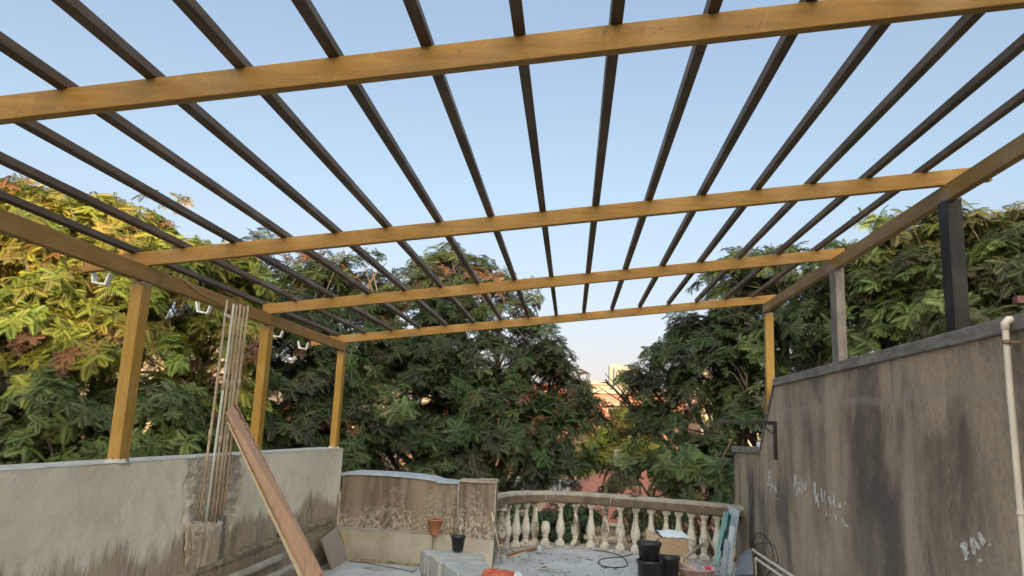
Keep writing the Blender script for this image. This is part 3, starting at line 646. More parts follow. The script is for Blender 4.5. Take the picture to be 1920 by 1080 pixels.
# black tubs
y0 = 8.0
q = at(1217,1016,'y',y0); q2 = at(1218,1050,'y',y0)
pot('tub', (q2.x, y0, .0), .125, .095, q2.z, M['black_plastic'], 'lower black tub of the nested pair on the floor', 'tub', 'black plastic tubs', .016)
pot('tub', (q.x, y0, q2.z-.055), .118, .09, q.z-q2.z+.055, M['black_plastic'], 'upper black tub stacked in the pair, filled with soil', 'tub', 'black plastic tubs', .016, M['soil'], .93)
q = at(1253,1043,'y',8.25); pot('tub', (q.x, 8.25, 0), .115, .085, q.z, M['black_plastic'], 'single open black tub beside the stacked pair', 'tub', 'black plastic tubs', .014)
# cardboard box with paper
bx = thing('cardboard_box', 'open brown cardboard box with white paper on top, before the balusters', 'box', (1.30, 9.65, 0))
a1 = at(1238,1008,'y',9.55); a2 = at(1291,1008,'y',9.55)
b = MB(); w0, w1 = a1.x, a2.x; zt = a1.z
b.box((w0, 9.55, 0), (w1, 9.57, zt*.52)); b.box((w0-.01, 9.545, zt*.53), (w1-.01, 9.562, zt)); b.box((w0, 9.9, 0), (w1, 9.915, zt)); b.box((w0, 9.57, 0), (w0+.01, 9.9, zt)); b.box((w1-.01, 9.57, 0), (w1, 9.9, zt)); b.box((w0,9.57,.0),(w1,9.9,.01)); b.build('box_body', M['card'], bx, .004)
b = MB(); b.add([(w0,9.57,zt),(w0-.16,9.50,zt-.10),(w0-.14,9.6,zt-.22),(w0-.005,9.58,zt-.30),(w0,9.9,zt),(w0-.14,9.9,zt+.06)], [(0,1,2,3),(0,4,5,1)]); b.build('flap', M['card'], bx); b = MB(); b.add([(w1,9.57,zt),(w1+.1,9.56,zt-.06),(w1+.1,9.85,zt-.05),(w1,9.9,zt)], [(0,1,2,3)]); b.build('flap', M['card'], bx)
b = MB(); vs, fs = grid_face(lambda u, v: (w0+.03+(w1-w0-.02)*u-.05*v, 9.54+.30*v, zt+.01+.05*v+.015*fbm(u*3, v*3, 8)), 0, 1, 0, 1, 14, 10); b.add(vs, fs, True); b.build('paper', M['paper'], bx)
# basin on a cardboard box, with tool and mortar
q = at(1305,1064,'y',8.35); rb = .215
b2 = thing('cardboard_box', 'low cardboard box under the pink basin', 'box', (q.x, 8.35, 0)); b = MB(); b.box((q.x-.2, 8.15, 0), (q.x+.26, 8.62, q.z-.115)); b.build('box_body', M['card'], b2, .006)
b = MB(); b.obox((q.x+.25, 8.2, q.z-.10), (.02,.10,.0), (.0,.06,.06), (.004,0,0)); b.build('flap', M['card'], b2)
z0 = q.z-.11
th = thing('basin', 'pink plastic mixing basin with grey mortar', 'basin', (q.x, 8.35, z0)); b = MB()
b.lathe((q.x, 8.35, z0), [(0,.0),(.13,.0),(.15,.01),(rb-.015,.10),(rb,.106),(rb,.114),(rb-.02,.112),(.145,.02),(0,.018)], 36); b.build('basin_body', M['basin'], th)
b = MB(); vs, fs = grid_face(lambda u, v: (q.x+.165*u*math.cos(v), 8.35+.165*u*math.sin(v), z0+.05+.035*(1-u)*(1+fbm(u*3*math.cos(v), u*3*math.sin(v), 2))+.01*fbm(u*12*math.cos(v), u*12*math.sin(v), 6)), 0.001, 1, 0, 2*math.pi, 12, 36); b.add(vs, fs, True); b.build('mortar', M['mortar'], th)
m0 = at(1278,1050,'y',8.4); m1 = at(1315,1022,'y',8.75); tr = thing('mallet', 'wooden handled tool resting in the pink basin', 'tool', tuple(m0))
b = MB(); b.tube([m0, m0.lerp(m1, .5), m1], [.022, .019, .017], 10); b.build('handle', M['ply'], tr)
b = MB(); b.tube([m0+Vector((-.015,0,.02)), m0+Vector((.0,0,-.055))], .026, 10); k0 = m0+Vector((0,0,-.03)); k1 = at(1305,1068,'y',8.32); b.bar(k0, k1, .012, .02); b.build('tool_head', M['plank_edge'], tr)
g = at(1312,1060,'y',8.35); b = MB(); b.add([(g.x-.05,8.3,z0+.09),(g.x+.05,8.28,z0+.085),(g.x-.01,8.38,z0+.165),(g.x+.03,8.42,z0+.08)], [(0,1,2),(1,3,2),(0,2,3),(0,3,1)]); tag(b.build('trowel_blade', M['slate'], None, .002, loc=(g.x,8.35,z0)), 'grey trowel blade stuck in the mortar of the basin', 'trowel')
g = at(1328,1066,'y',8.33); b = MB(); b.obox((g.x, 8.33, z0+.115), (.028,0,0), (0,.022,.006), (0,-.004,.010)); b.tube([(g.x-.02,8.33,z0+.12),(g.x-.07,8.34,z0+.15)], .004, 6); tag(b.build('red_scraper', M['red'], None, .006, loc=(g.x,8.33,z0+.1)), 'small bright red scraper on the basin', 'scraper')
# panes and boards leaning on the right wall
def leanR(name, tl, tr_, br, bl, xt, xb, m, lab, th_=.008):
    return board(name, at(*tl,'x',xt-.02), at(*tr_,'x',xt), at(*br,'x',xb), at(*bl,'x',xb-.03), th_, m, lab, 'pane', .001, 0, 'panes leaning on the right wall')
def leany(name, P, ys, m, lab, th_=.008):
    q = [at(px_, py_, 'y', y_) for (px_, py_), y_ in zip(P, ys)]
    for v in q: v.z = max(v.z, .004)
    return board(name, *q, th_, m, lab, 'pane', .001, 0, 'panes leaning on the right wall')
leany('glass_pane', [(1365,947),(1386,958),(1380,994),(1368,1020)], (10.3,9.9,9.85,10.2), M['bluegrey'], 'tall pale blue pane, highest against the low wall end')
leany('glass_pane', [(1357,958),(1366,961),(1348,1062),(1339,1052)], (9.9,9.8,9.45,9.5), M['teal'], 'sea green pane farthest left in the leaning stack')
leany('glass_pane', [(1366,961),(1371,966),(1357,1040),(1350,1030)], (9.85,9.8,9.5,9.5), M['darkteal'], 'dark teal pane edge between the green and pale panes')
leany('glass_pane', [(1369,984),(1377,988),(1368,1077),(1357,1074)], (9.5,9.4,9.0,9.1), M['bluegrey'], 'narrow grey blue pane in the middle of the stack')
leany('glass_pane', [(1359,1009),(1367,1013),(1360,1080),(1350,1077)], (9.3,9.25,8.95,9.0), M['slate'], 'short speckled grey pane at the front of the stack')
leany('glass_pane', [(1378,989),(1381,994),(1372,1078),(1369,1077)], (9.4,9.35,9.0,9.0), M['plinth'], 'thin cream edged strip nearest the right wall')
leany('grey_board', [(1388,1040),(1407,1027),(1412,1076),(1378,1079)], (9.9,9.4,9.05,9.5), M['slate'], 'blue grey board leaning at the foot of the right wall')
# shelf bracket
br = thing('shelf_bracket', 'black metal bracket with a long arm fixed to the right wall', 'bracket', tuple(at(1452,860,'x',WR)))
c1 = at(1452,793,'x',WR-.02); c2 = at(1454,862,'x',WR-.02); y_ = c1.y
b = MB(); b.box((WR-.035, y_-.03, c2.z), (WR-.001, y_+.012, c1.z+.012)); b.build('upright', M['black_metal'], br, .002)
b = MB(); b.box((WR-.62, y_-.02, c1.z-.022), (WR-.001, y_+.012, c1.z+.018)); b.build('arm', M['black_metal'], br, .002)
b = MB(); b.bar((WR-.18, y_, c1.z-.012), (WR-.02, y_, c1.z-.13), .012, .012); b.build('brace', M['black_metal'], br)
# drain pipe on the right wall
dp = thing('drain_pipe', 'cream plastic pipe running down the right wall', 'pipe', (WR-.06, 3.9, 0))
u0 = at(1884,600,'x',WR-.06); u1 = at(1914,1000,'x',WR-.06); yq = u0.y; 
b = MB(); b.tube([(WR+1.2,yq+.15,u0.z+.005),(WR+.05,yq,u0.z),(WR-.04,yq,u0.z),(WR-.058,yq,u0.z-.012),(WR-.06,yq,u0.z-.04),(WR-.062,yq+.0,1.9),(WR-.06,yq-.01,.8),(WR-.06,yq-.01,.02)], .0165, 14); b.build('pipe', M['pvc'], dp)
b = MB(); b.tube([(WR+.02,yq,u0.z),(WR-.045,yq,u0.z),(WR-.06,yq,u0.z-.016),(WR-.06,yq,u0.z-.05)], .021, 14); b.build('elbow', M['pvc'], dp)
for py_ in (642, 962):
    z_ = at(1887 if py_ < 700 else 1912, py_, 'x', WR-.06).z; b = MB(); b.tube([(WR-.061,yq-.005,z_-.011),(WR-.061,yq-.005,z_+.011)], .0195, 14); b.box((WR-.055, yq-.034, z_-.006), (WR-.002, yq-.021, z_+.006)); b.build('clamp', M['rust' if py_ < 700 else 'pvc'], dp)
for (a, z_, xo, lab) in (((1411,1031), None, .07, 'upper cream water pipe low on the right wall'), ((1417,1047), None, .10, 'lower cream water pipe low on the right wall')):
    u0 = at(*a, 'x', WR-xo); b = MB(); b.tube([(u0.x,u0.y,.02),(u0.x,u0.y,u0.z-.02),(u0.x,u0.y-.012,u0.z-.004),(u0.x,u0.y-.03,u0.z),(u0.x,2.0,u0.z-.02)], .0135, 10)
    th = thing('water_pipe', lab, 'pipe', (u0.x, u0.y, 0), 'water pipes low on the right wall'); b.build('pipe', M['pvc'], th)
    b = MB(); b.tube([(u0.x,u0.y,u0.z-.06),(u0.x,u0.y,u0.z-.01),(u0.x,u0.y-.02,u0.z+.0),(u0.x,u0.y-.06,u0.z)], .018, 10); b.build('elbow', M['pvc'], th)
# cables
def cable(pts, r, label, m='cable', cat='cable', smooth=True):
    P = [Vector(p) for p in pts]; out = []
    Q = [P[0]*2-P[1]]+P+[P[-1]*2-P[-2]]
    for i in range(1, len(Q)-2):
        for k in range(6):
            t_ = k/6; p0, p1, p2, p3 = Q[i-1:i+3]; out.append(.5*((2*p1)+(-p0+p2)*t_+(2*p0-5*p1+4*p2-p3)*t_*t_+(-p0+3*p1-3*p2+p3)*t_**3))
    out.append(P[-1]); b = MB(); b.tube(out, r, 6); return tag(b.build('cable', M[m], None, loc=tuple(P[0])), label, cat)
W_ = lambda px_, py_, d=.02: at(px_, py_, 'x', WR-d)
cable([W_(1409,1022),(W_(1420,999)),W_(1440,1012),W_(1450,1040),W_(1445,1065),W_(1438,1080)], .0045, 'black cable loop bulging highest over the low pipes on the right wall')
cable([W_(1407,1024),W_(1430,1018,.03),W_(1450,1022,.04),W_(1458,1045,.04),W_(1454,1062,.04),W_(1434,1082,.04)], .004, 'second black cable loop curving wider around the low pipes')
cable([W_(1379,843),W_(1379,848,.03),W_(1372,865,.05),W_(1362,885,.06),W_(1360,905,.06)], .006, 'short black cable hanging from the low coping of the right wall')
Fp = lambda px_, py_, z=.008: at(px_, py_, 'z', z)
cable([Fp(1113,1031),Fp(1145,1036),Fp(1168,1045),Fp(1176,1060),Fp(1150,1064),Fp(1123,1058),Fp(1128,1048),Fp(1165,1044),Fp(1190,1038)], .006, 'black cable looped on the floor before the balustrade')
cable([Fp(655,1053),Fp(690,1056),Fp(765,1070),Fp(772,1073),Fp(782,1066)], .004, 'thin cable along the floor beside the ledge')
cable([at(945,917,'y',10.75),at(960,922,'y',10.7),at(975,934,'y',10.9),at(986,941,'y',11.0)], .005, 'thin cable crossing the left end of the balustrade rail')
q = at(1191,923,'y',11.0); th = thing('wire_coil', 'tangled coil of black wire on the balustrade rail', 'wire coil', (q.x, 10.98, .78)); b = MB()
for k in range(5):
    r_ = random.uniform(.035, .065); tx, ty = random.uniform(-.9, .9), random.uniform(-.9, .9); cc = Vector((q.x+random.uniform(-.03,.03), 10.95, .79+random.uniform(.0,.04)))
    b.tube([cc+Vector((r_*1.3*math.cos(a), r_*.6*math.sin(a), .6*r_*math.sin(a+tx)+.25*r_*ty)) for a in [2*math.pi*j/16 for j in range(17)]], .0035, 5)
b.build('coil', M['cable'], th); b = MB(); b.tube([(q.x,10.86,.79),(q.x-.01,10.80,.72),(q.x-.02,10.80,.60),(q.x-.03,10.78,.3)], .004, 5); b.build('tail', M['cable'], th)
# thin stick against the pier, loose rods, jar, debris
b = MB(); b.tube([at(922,962,'y',9.30), at(941,1056,'z',.01)], .010, 8); tag(b.build('stick', M['plank_edge'], None, loc=tuple(at(941,1056,'z',0))), 'thin pale stick leaning against the pier beside the balusters', 'stick')
b = MB(); a_, c_ = Fp(948,1042,.02), Fp(1010,1026,.03); b.bar(a_, c_, .05, .03); tag(b.build('rod', M['rust'], None, .004, loc=tuple(a_)), 'rusty iron rod lying by the base of the left balusters', 'rod')
b = MB(); b.tube([Fp(955,1045,.01), Fp(1000,1031,.01), Fp(1033,1027,.02)], .008, 6); tag(b.build('stick', M['plank_edge'], None, loc=tuple(Fp(955,1045))), 'pale stick lying next to the rusty rod', 'stick')
q = Fp(1011,1038,0); b = MB(); b.lathe((q.x,q.y,.005), [(0,0),(.035,0),(.042,.02),(.042,.06),(.034,.085),(.02,.095),(.02,.11),(0,.11)], 18); tag(b.build('jar', M['glass_jar'], None, loc=tuple(q)), 'small cloudy plastic jar on the floor near the balusters', 'jar')
for (pc, r_, h_, lab) in (((925,1030),.12,.10,'heap of broken cement at the foot of the stout baluster'),((925,1045),.13,.07,'low heap of grey mortar beside the pier foot')):
    q = Fp(pc[0]+8, pc[1], 0); b = MB()
    vs, fs = grid_face(lambda u, v: (q.x+r_*u*math.cos(v), q.y+r_*u*math.sin(v), h_*(1-u*u)*(.8+.6*fbm(u*3*math.cos(v), u*3*math.sin(v), r_*50))), 0.001, 1, 0, 2*math.pi, 10, 30); b.add(vs, fs, False); tag(b.build('rubble_heap', M['plinth'], None, loc=tuple(q)), lab, 'rubble')
b = MB()
for k in range(150):
    x_ = random.uniform(-.75, 2.1); y_ = random.uniform(8.4, 10.6)
    a_ = random.uniform(0, 3.14); l_ = random.uniform(.004, .016)*(3 if random.random() < .12 else 1); b.obox((x_, y_, .004), (l_*math.cos(a_), l_*math.sin(a_), 0), (-math.sin(a_)*l_*.25, math.cos(a_)*l_*.25, 0), (0, 0, .003))
o = b.build('debris', M['soil']); tag(o, 'scattered dark chips and crumbs on the terrace floor', 'debris'); o['kind'] = 'stuff'
for k, (px_, py_, r_, lab) in enumerate(((988,1050,.05,'small splash of hardened cement nearest the rusty rod'),(1030,1070,.11,'wide flat cement splash in the foreground of the balcony floor'),(1090,1046,.06,'round cement splash left of the cable loop'),(700,1066,.08,'cement splash on the floor beside the ledge'))):
    q = Fp(px_, py_, 0); b = MB(); vs, fs = grid_face(lambda u, v: (q.x+r_*u*math.cos(v)*(1.5+.5*fbm(math.cos(v), math.sin(v), k*3+.5)), q.y+r_*u*math.sin(v)*(1+.5*fbm(math.cos(v), math.sin(v), k*3+.5)), .004+.010*(1-u**3)), 0.001, 1, 0, 2*math.pi, 5, 24); b.add(vs, fs, True); tag(b.build('cement_splash', M['plinth'], None, loc=tuple(q)), lab, 'cement splash')
b = MB(); q = at(1400,832,'y',9.32); b.obox((WR+.06, 9.36, 1.565), (.07,0,.01), (0,.06,0), (0,.01,.03)); tag(b.build('stone_lump', M['paper'], None, .012, loc=(WR+.06,9.36,1.54)), 'white stone lump on the low end coping of the right wall', 'stone')
b = MB(); a_ = at(1907,554,'y',5.2); b.box((a_.x, 5.2, a_.z-.05), (a_.x+1.2, 5.26, a_.z)); tag(b.build('timber_beam', M['red_beam'], None, .004, loc=tuple(a_)), 'reddish timber beam end above the right wall at the frame edge', 'beam')
b = MB(); q = Fp(960,1078,.0); b.obox((q.x, q.y, .012), (.10,.03,0), (-.02,.08,0), (0,0,.010)); tag(b.build('board_scrap', M['paper'], None, .003, loc=tuple(q)), 'pale board scrap on the floor right of the block stack', 'board')

# ================================================================ HOUSES
HM = {}
def hmat(name, c):
    if name not in HM: HM[name] = simple(name, tuple(k*.82 for k in c), c, .8, (1,1,.4), .9, .2, .01)
    return HM[name]
M['pane'] = simple('dark_window_glass', (.02,.025,.03), (.05,.055,.06), 2, rough=.1)
M['roof_tile'] = simple('clay_tiles', (.30,.10,.06), (.42,.16,.09), 6, (1,1,1), .85, .5)
def house(label, px, py_top, Y, wid, dep, col, wins, roof='flat', base=GZ, trim=(.33,.28,.23)):
    c = at(px, py_top, 'y', Y); x0, x1, zt = c.x-wid/2, c.x+wid/2, c.z
    h = thing('house', label, 'house', (c.x, Y, base), 'houses beyond the trees')
    m = hmat('render_'+label.split()[0]+'_'+str(int(Y)), col); tm = hmat('trim_'+str(int(trim[0]*100)), trim)
    b = MB(); b.box((x0, Y, base), (x1, Y+dep, zt)); b.build('wall', m, h)
    if roof == 'flat':
        b = MB(); b.box((x0-.2, Y-.2, zt+.003), (x1+.2, Y+dep+.2, zt+.22)); b.build('roof', tm, h, .02)
        b = MB(); b.box((x0+wid*.6, Y+.6, zt+.22), (x0+wid*.6+1.4, Y+2, zt+1.5)); b.build('water_tank', tm, h, .05)
    else:
        b = MB(); rz = zt+wid*.22; b.add([(x0-.4,Y-.5,zt),(x1+.4,Y-.5,zt),(x1+.4,Y+dep+.5,zt),(x0-.4,Y+dep+.5,zt),(x0+wid*.25,Y+dep/2,rz),(x1-wid*.25,Y+dep/2,rz)], [(0,1,5,4),(1,2,5),(2,3,4,5),(3,0,4),(0,3,2,1)]); b.build('roof', M['roof_tile'], h)
    nx_, nz_ = wins; st = 3.0
    for i in range(nx_):
        for j in range(nz_):
            wx = x0+wid*(i+.5)/nx_; wz = zt-1.3-st*j
            if wz-.8 < base: continue
            b = MB(); b.box((wx-.55, Y-.05, wz-.62), (wx+.55, Y-.004, wz-.55)); b.box((wx-.55, Y-.05, wz+.55), (wx+.55, Y-.004, wz+.62)); b.box((wx-.62, Y-.05, wz-.55), (wx-.55, Y-.004, wz+.55)); b.box((wx+.55, Y-.05, wz-.55), (wx+.62, Y-.004, wz+.55)); b.box((wx-.02, Y-.04, wz-.55), (wx+.02, Y-.004, wz+.55))
            f = b.build('window', tm, h); b = MB(); b.box((wx-.55, Y-.02, wz-.55), (wx+.55, Y-.003, wz+.55)); b.build('pane', M['pane'], f)
            b = MB(); b.box((wx-.8, Y-.6, wz+.7), (wx+.8, Y-.003, wz+.78)); b.build('sunshade', tm, h)
    return h
SAL, CRE, ORA, PEA, PNK = (.36,.17,.12), (.36,.29,.21), (.36,.19,.11), (.38,.29,.22), (.34,.17,.14)
house('salmon house with a flat roof seen through the gap right of the middle tree', 1120, 738, 40, 9, 8, SAL, (4,3))
house('cream tower house rising behind the salmon one', 1132, 722, 52, 4, 6, CRE, (2,4))
house('orange house low behind the left edge of the balustrade', 960, 800, 34, 10, 8, ORA, (4,2), 'hip')
house('cream house glimpsed between the left posts', 640, 690, 38, 10, 8, CRE, (4,3))
house('peach house behind the left tree', 330, 675, 34, 9, 8, PEA, (4,3))
house('pink house behind the trees in the middle', 830, 735, 44, 12, 8, PNK, (5,3))
house('peach garden house seen between the balusters', 1110, 935, 24, 7, 5, (.66,.48,.35), (4,1))  # wall colour brightened to stand in for sunlight that misses this house
house('rose house behind the right hand trees', 1290, 740, 42, 9, 8, (.34,.22,.18), (4,3))
house('pale yellow house behind the right wall trees', 1480, 770, 36, 8, 8, CRE, (3,3))
house('brown roofed villa down by the garden', 1250, 985, 21, 6, 5, (.42,.37,.31), (3,1), 'hip')
# unseen blocks added behind the viewer to shade the terrace from the low sun
m = hmat('sun_blocker_render', (.55,.50,.42))
for (nm_, lab, x0, x1, y0, h_) in (('sun_blocker', 'tall cream block behind the viewer, unseen and added to shade the terrace', 5.2, 70, -60, 15.4), ('sun_blocker', 'lower cream block behind the viewer on the left, unseen and added to shade the tree foot', -60, 4.6, -60.5, 12.4)):
    hb = thing(nm_, lab, 'sun blocker', ((x0+x1)/2, y0, GZ)); b = MB(); b.box((x0, y0-10, GZ), (x1, y0, h_+EYE)); b.build('wall', m, hb)
    for i in range(8):
        for j in range(5):
            wx = x0+(x1-x0)*(i+.5)/8; wz = h_-1.6-3*j; b = MB(); b.box((wx-.8, y0+.003, wz-.7), (wx+.8, y0+.05, wz+.7)); b.build('window', M['pane'], hb)

# ================================================================ TREES
def frond_template(np_=9):
    """a feathery compound leaf one unit long: drooping stalk with pairs of narrow blades"""
    V = []; F = []
    def quad(a, b_, c, d): o = len(V); V.extend([a, b_, c, d]); F.append((o, o+1, o+2, o+3))
    def stalk(x): return np.array([x, 0, -.42*x*x])
    for i in range(np_):
        q_ = i/(np_-1); x = .08+.92*q_; L = .44*math.sin(math.pi*min(1, .25+.62*q_))+.05; th_ = R(66-34*q_)
        for s_ in (1, -1):
            p = stalk(x); d = np.array([math.cos(th_), s_*math.sin(th_), -.35-.25*q_]); q = np.array([-math.sin(th_), s_*math.cos(th_), 0]); wd = .047
            quad(p, p+d*L*.5+q*wd, p+d*L+np.array([0,0,-.05]), p+d*L*.5-q*wd)
    return np.array(V), np.array(F)
FV, FF = frond_template()
def unit(a): return a/np.maximum(np.linalg.norm(a, axis=-1, keepdims=True), 1e-9)
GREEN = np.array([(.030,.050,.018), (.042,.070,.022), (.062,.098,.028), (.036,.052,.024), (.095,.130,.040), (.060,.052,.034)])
OLIVE = np.array([(.15,.17,.028), (.20,.19,.030), (.22,.17,.034), (.10,.13,.028), (.20,.12,.035), (.17,.18,.03)])  # yellow is the leaves' own hue plus warm sunlight put into the colour
RUST = np.array([(.17,.075,.035), (.20,.095,.035), (.13,.07,.045), (.10,.06,.045)])
def crown(name, lobes, parent, dens, pal, size=.27, rust=0.0, cull=-.17, rust_from=None):
    C_, N__, K_ = [], [], []
    for (c, r, k) in lobes:
        ns = max(4, int(dens*k*r*r*4.2)); per = 9
        d = rng.normal(size=(ns, 3)); d = unit(d); d[:, 2] = np.where(d[:, 2] < -.75, -d[:, 2], d[:, 2])
        rr = r*rng.uniform(.22, 1.0, ns)**.42; bump = 1+.20*np.sin(d[:, 0]*5+c[0]*3)*np.cos(d[:, 2]*6+c[2]*2)
        sub = np.array(c)+d*(rr*bump)[:, None]*np.array([1.08, 1.0, .85])
        ax_ = unit(d*.55+np.array([0, 0, .8])); t1 = unit(np.cross(ax_, rng.normal(size=(ns, 3)))); t2 = np.cross(ax_, t1)
        keep = np.array([mn.noise(Vector((p_[0]*1.15, p_[1]*1.15, p_[2]*1.5))) > cull for p_ in sub]); st_ = rng.random(ns) < .05
        sub = np.where(st_[:, None], np.array(c)+d*r*1.22, sub); sub = sub[keep]; d = d[keep]; ax_ = ax_[keep]; t1 = t1[keep]; t2 = t2[keep]; ns = len(sub)
        if ns == 0: continue
        a_ = rng.uniform(0, 2*np.pi, (ns, per)); q_ = np.sqrt(rng.uniform(0, 1, (ns, per)))*rng.uniform(.26, .42, (ns, 1))
        pos = sub[:, None]+t1[:, None]*(np.cos(a_)*q_)[..., None]+t2[:, None]*(np.sin(a_)*q_)[..., None]+ax_[:, None]*(rng.normal(size=(ns, per))*.05-.8*q_**2)[..., None]
        rad = t1[:, None]*np.cos(a_)[..., None]+t2[:, None]*np.sin(a_)[..., None]
        C_.append(pos.reshape(-1, 3)); N__.append(unit(d[:, None]*.6+rad*.7).reshape(-1, 3)); K_.append(np.repeat(np.arange(ns), per)+len(K_)*1000)
    P = np.vstack(C_); D = np.vstack(N__); n_ = len(P)
    K = np.concatenate(K_); ku, kinv = np.unique(K, return_inverse=True)
    nf = 6; n_up = unit(D*.70+np.array([0, 0, .62])+rng.normal(size=(n_, 3))*.22)
    a = unit(np.cross(n_up, rng.normal(size=(n_, 3)))); b_ = np.cross(n_up, a)
    ang_ = rng.uniform(0, 2*np.pi, (n_, 1))+np.arange(nf)[None]*(2*np.pi/nf)+rng.normal(size=(n_, nf))*.18
    el = rng.uniform(-.15, .6, (n_, nf))
    X = (a[:, None]*np.cos(ang_)[..., None]+b_[:, None]*np.sin(ang_)[..., None])*np.cos(el)[..., None]+n_up[:, None]*np.sin(el)[..., None]
    X[..., 2] -= .10; X = unit(X); Zr = n_up[:, None]+0*X+rng.normal(size=X.shape)*.18; Y = unit(np.cross(Zr, X)); Z = np.cross(X, Y)
    s_ = size*rng.uniform(.5, 1.25, (n_, 1))*rng.uniform(.8, 1.15, (n_, nf))
    ci = pal[rng.integers(0, len(pal), len(ku))][kinv]*.6+pal[rng.integers(0, len(pal), n_)]*.4; br = rng.uniform(.7, 1.35, len(ku))[kinv]; ci = ci*br[:, None]
    pr = np.full(n_, rust)
    if rust_from is not None: pr = np.where(P[:, 2] > rust_from, rust*3, rust)
    isr = rng.random(len(ku))[kinv] < pr; ci = np.where(isr[:, None], RUST[rng.integers(0, len(RUST), n_)], ci); s_ = np.where(isr[:, None], s_*.72, s_)
    ci = ci[:, None]*rng.uniform(.75, 1.3, (n_, nf, 1))*rng.uniform(.92, 1.08, (n_, nf, 3))
    m_ = n_*nf; X = X.reshape(m_, 3)*s_.reshape(m_, 1); Y = Y.reshape(m_, 3)*s_.reshape(m_, 1); Z = Z.reshape(m_, 3)*s_.reshape(m_, 1)
    O = np.repeat(P, nf, axis=0); nv = len(FV); off = np.array(parent.location)
    V = (O[:, None]+FV[None, :, 0:1]*X[:, None]+FV[None, :, 1:2]*Y[:, None]+FV[None, :, 2:3]*Z[:, None]).reshape(-1, 3)-off
    F = (FF[None]+(np.arange(m_)*nv)[:, None, None]).reshape(-1, 4)
    me = bpy.data.meshes.new(name); me.vertices.add(len(V)); me.vertices.foreach_set('co', V.astype(np.float32).ravel())
    me.loops.add(F.size); me.loops.foreach_set('vertex_index', F.astype(np.int32).ravel()); me.polygons.add(len(F)); me.polygons.foreach_set('loop_start', np.arange(0, F.size, 4, dtype=np.int32))
    me.update(calc_edges=True)
    col = me.attributes.new('leaf_colour', 'FLOAT_COLOR', 'FACE'); cc = np.ones((m_, len(FF), 4), np.float32); cc[..., :3] = ci.reshape(m_, 1, 3); col.data.foreach_set('color', cc.ravel())
    me.materials.append(M['leaf']); o = bpy.data.objects.new('crown', me); S.collection.objects.link(o); o.parent = parent
    return P
def tree(label, base, lobes, dens, pal, size=.36, rust=0., rust_from=None, name='tree', tr=.22, cat='tree', cull=-.17):
    """lobes are (px, py, depth Y, radius, density) read off the photograph and turned into points in the world"""
    LB = [(np.array(at(px, py, 'y', Y)), r, k) for (px, py, Y, r, k) in lobes]
    base = Vector((base[0], base[1], GZ)); t_ = thing(name, label, cat, tuple(base)); P = crown('crown', LB, t_, dens, pal, size, rust, cull, rust_from)
    cen = Vector(np.mean([l[0] for l in LB], axis=0)); zmin = min(l[0][2]-l[1]*.5 for l in LB); fork = Vector((base.x*.5+cen.x*.5, base.y*.5+cen.y*.5, max(GZ+2, zmin-1.0)))
    b = MB(); b.tube([base, base.lerp(fork, .5)+Vector((.12,.05,0)), fork], [tr*1.3, tr, tr*.85], 12); b.build('trunk', M['bark'], t_)
    b = MB()
    for c, r, k in LB:
        c = Vector(c); mid = fork.lerp(c, .55)+Vector((random.uniform(-.3,.3), random.uniform(-.3,.3), -.15*(c-fork).length)); b.tube([fork, fork.lerp(mid, .6), mid, mid.lerp(c, .6), c], [tr*.5, tr*.38, tr*.27, tr*.18, tr*.10], 7)
        for j in range(int(5*r)+2):
            d = Vector(rng.normal(size=3)).normalized(); e = c+d*r*.8; s0 = mid.lerp(c, random.uniform(.4, 1)); b.tube([s0, s0.lerp(e, .5)+Vector((0,0,.06)), e], [.028, .018, .008], 5)
    b.build('limbs', M['bark'], t_); return t_
DN = 6.6; WARM = np.array([.02,.012,0])
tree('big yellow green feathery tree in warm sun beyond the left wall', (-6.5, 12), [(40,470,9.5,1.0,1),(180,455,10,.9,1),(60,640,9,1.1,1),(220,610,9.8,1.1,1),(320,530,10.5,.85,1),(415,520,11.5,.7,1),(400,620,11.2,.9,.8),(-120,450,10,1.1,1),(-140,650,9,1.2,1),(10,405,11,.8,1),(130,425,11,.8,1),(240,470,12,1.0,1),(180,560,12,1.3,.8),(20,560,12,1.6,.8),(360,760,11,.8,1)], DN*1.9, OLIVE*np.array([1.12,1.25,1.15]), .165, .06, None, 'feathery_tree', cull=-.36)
tree('lower mid green tree in shade just over the left wall', (-7.5, 9), [(90,790,8.6,.8,1),(270,780,9.6,.75,1),(-60,800,8.4,.9,1),(180,850,9.0,.7,1),(20,860,8.6,.7,1),(350,830,10.2,.7,1),(400,770,11,.6,.8),(10,720,8.6,.5,.8)], DN*1.5, GREEN*1.45+WARM*.8, .16, .05, None, 'feathery_tree', .14, cull=-.3)  # foot of the left tree split off, its shade put into greener leaves
tree('dark green feathery tree between the two far left posts', (-5.2, 15), [(500,540,14,1.0,1),(560,620,13.5,1.0,.9),(470,640,13.5,.9,.8),(540,740,13,.9,.7),(600,700,14,1.1,.8),(440,800,12.2,.9,1),(560,820,12.8,1.0,1),(640,830,13,.9,1),(480,850,12,.8,1),(600,560,15,1.0,1),(480,590,15.5,1.2,1)], DN*1.75, GREEN*.86, .16, .06, None, 'feathery_tree')
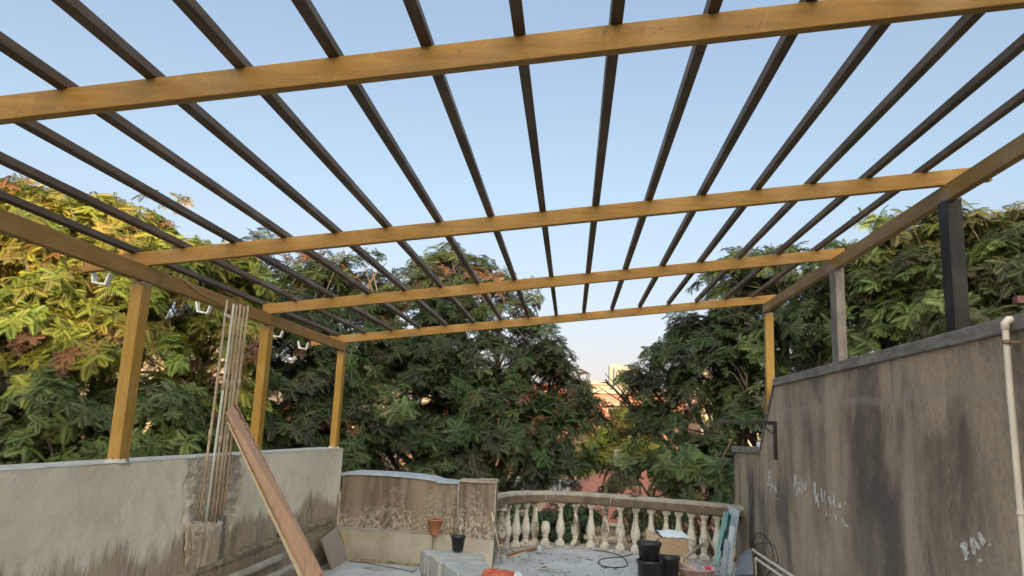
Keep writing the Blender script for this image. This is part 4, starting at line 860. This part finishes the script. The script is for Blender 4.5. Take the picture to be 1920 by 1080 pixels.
tree('broad dark green tree with rusty seed clusters in the middle of the view', (-1.6, 17), [(600,540,16,.85,1),(690,535,16,.85,1),(780,525,16,.85,1),(865,520,16,.8,1),(940,560,16,.85,1),(995,640,15.5,.75,1),(690,640,15,1.15,1),(820,640,14.8,1.2,1),(920,690,15,1.1,1),(1010,730,15,.95,1),(1062,700,15.5,.42,.8),(690,770,14.5,1.1,.9),(820,780,14,1.2,1),(940,800,14,1.1,1),(1040,810,14.3,.9,.9),(1085,780,14.8,.5,1),(740,860,13.5,.9,1),(860,870,13.3,.9,1),(970,860,13.5,.75,1),(1050,860,14,.55,1),(820,640,17.5,2.2,.45),(900,780,17,1.6,.4)], DN*1.75, GREEN*.86, .16, .075, 4.7, 'feathery_tree')
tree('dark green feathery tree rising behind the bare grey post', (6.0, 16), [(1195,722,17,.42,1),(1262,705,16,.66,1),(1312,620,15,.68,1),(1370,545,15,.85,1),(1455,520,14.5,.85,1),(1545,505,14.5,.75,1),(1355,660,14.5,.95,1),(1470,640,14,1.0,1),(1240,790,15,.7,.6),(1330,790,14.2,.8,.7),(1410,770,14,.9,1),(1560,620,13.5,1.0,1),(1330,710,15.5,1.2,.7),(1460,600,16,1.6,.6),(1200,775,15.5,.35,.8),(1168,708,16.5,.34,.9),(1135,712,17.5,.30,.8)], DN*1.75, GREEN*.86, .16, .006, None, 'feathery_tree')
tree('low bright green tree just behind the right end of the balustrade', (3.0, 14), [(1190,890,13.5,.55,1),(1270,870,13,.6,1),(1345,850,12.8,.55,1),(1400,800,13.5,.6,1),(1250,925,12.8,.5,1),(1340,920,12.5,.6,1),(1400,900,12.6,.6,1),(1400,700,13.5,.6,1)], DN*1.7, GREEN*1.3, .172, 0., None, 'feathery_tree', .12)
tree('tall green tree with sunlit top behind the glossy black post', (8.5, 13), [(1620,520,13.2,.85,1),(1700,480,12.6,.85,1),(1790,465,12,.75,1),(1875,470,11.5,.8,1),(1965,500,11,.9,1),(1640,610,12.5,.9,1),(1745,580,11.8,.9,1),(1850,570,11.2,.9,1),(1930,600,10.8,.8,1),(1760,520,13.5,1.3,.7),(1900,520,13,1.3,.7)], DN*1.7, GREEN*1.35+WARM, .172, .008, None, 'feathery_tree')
tree('small yellow green sunlit tree far off below the salmon house', (2.0, 26), [(1180,810,26,1.0,1),(1210,850,25,1.0,1),(1140,850,26,.9,1)], DN*.8, OLIVE*1.3, .3, .0, None, 'feathery_tree', .14)
# climbing shrub behind the balusters
tree('leafy shrub with thin stems growing right behind the balusters', (.6, 12.3), [(1035,975,12.0,.28,1.5),(1085,965,12.1,.20,1.5),(1200,965,11.9,.22,1.5),(1290,975,11.7,.28,1.5),(1330,990,11.5,.34,1.5),(1300,1010,11.4,.3,1.4),(960,965,11.9,.3,1.5),(1045,1005,11.9,.25,1.2)], 6, GREEN*1.1, .16, .05, None, 'shrub', .04, 'shrub')
# garden gate rails seen between the balusters
g = thing('garden_fence', 'white railing fence with posts in the garden beyond the balusters', 'fence', (1.5, 17, GZ))
for k in range(7):
    q = at(985+45*k, 1000, 'y', 17); b = MB(); b.box((q.x-.04, 16.98, -2.9), (q.x+.04, 17.04, q.z+.5)); b.build('post', M['pvc'], g)
for py_ in (975, 1000):
    qa, qb = at(985,py_,'y',16.95), at(1255,py_,'y',16.95); b = MB(); b.box((qa.x, 16.93, qa.z-.03), (qb.x, 16.97, qa.z+.03)); b.build('rail', M['pvc'], g)
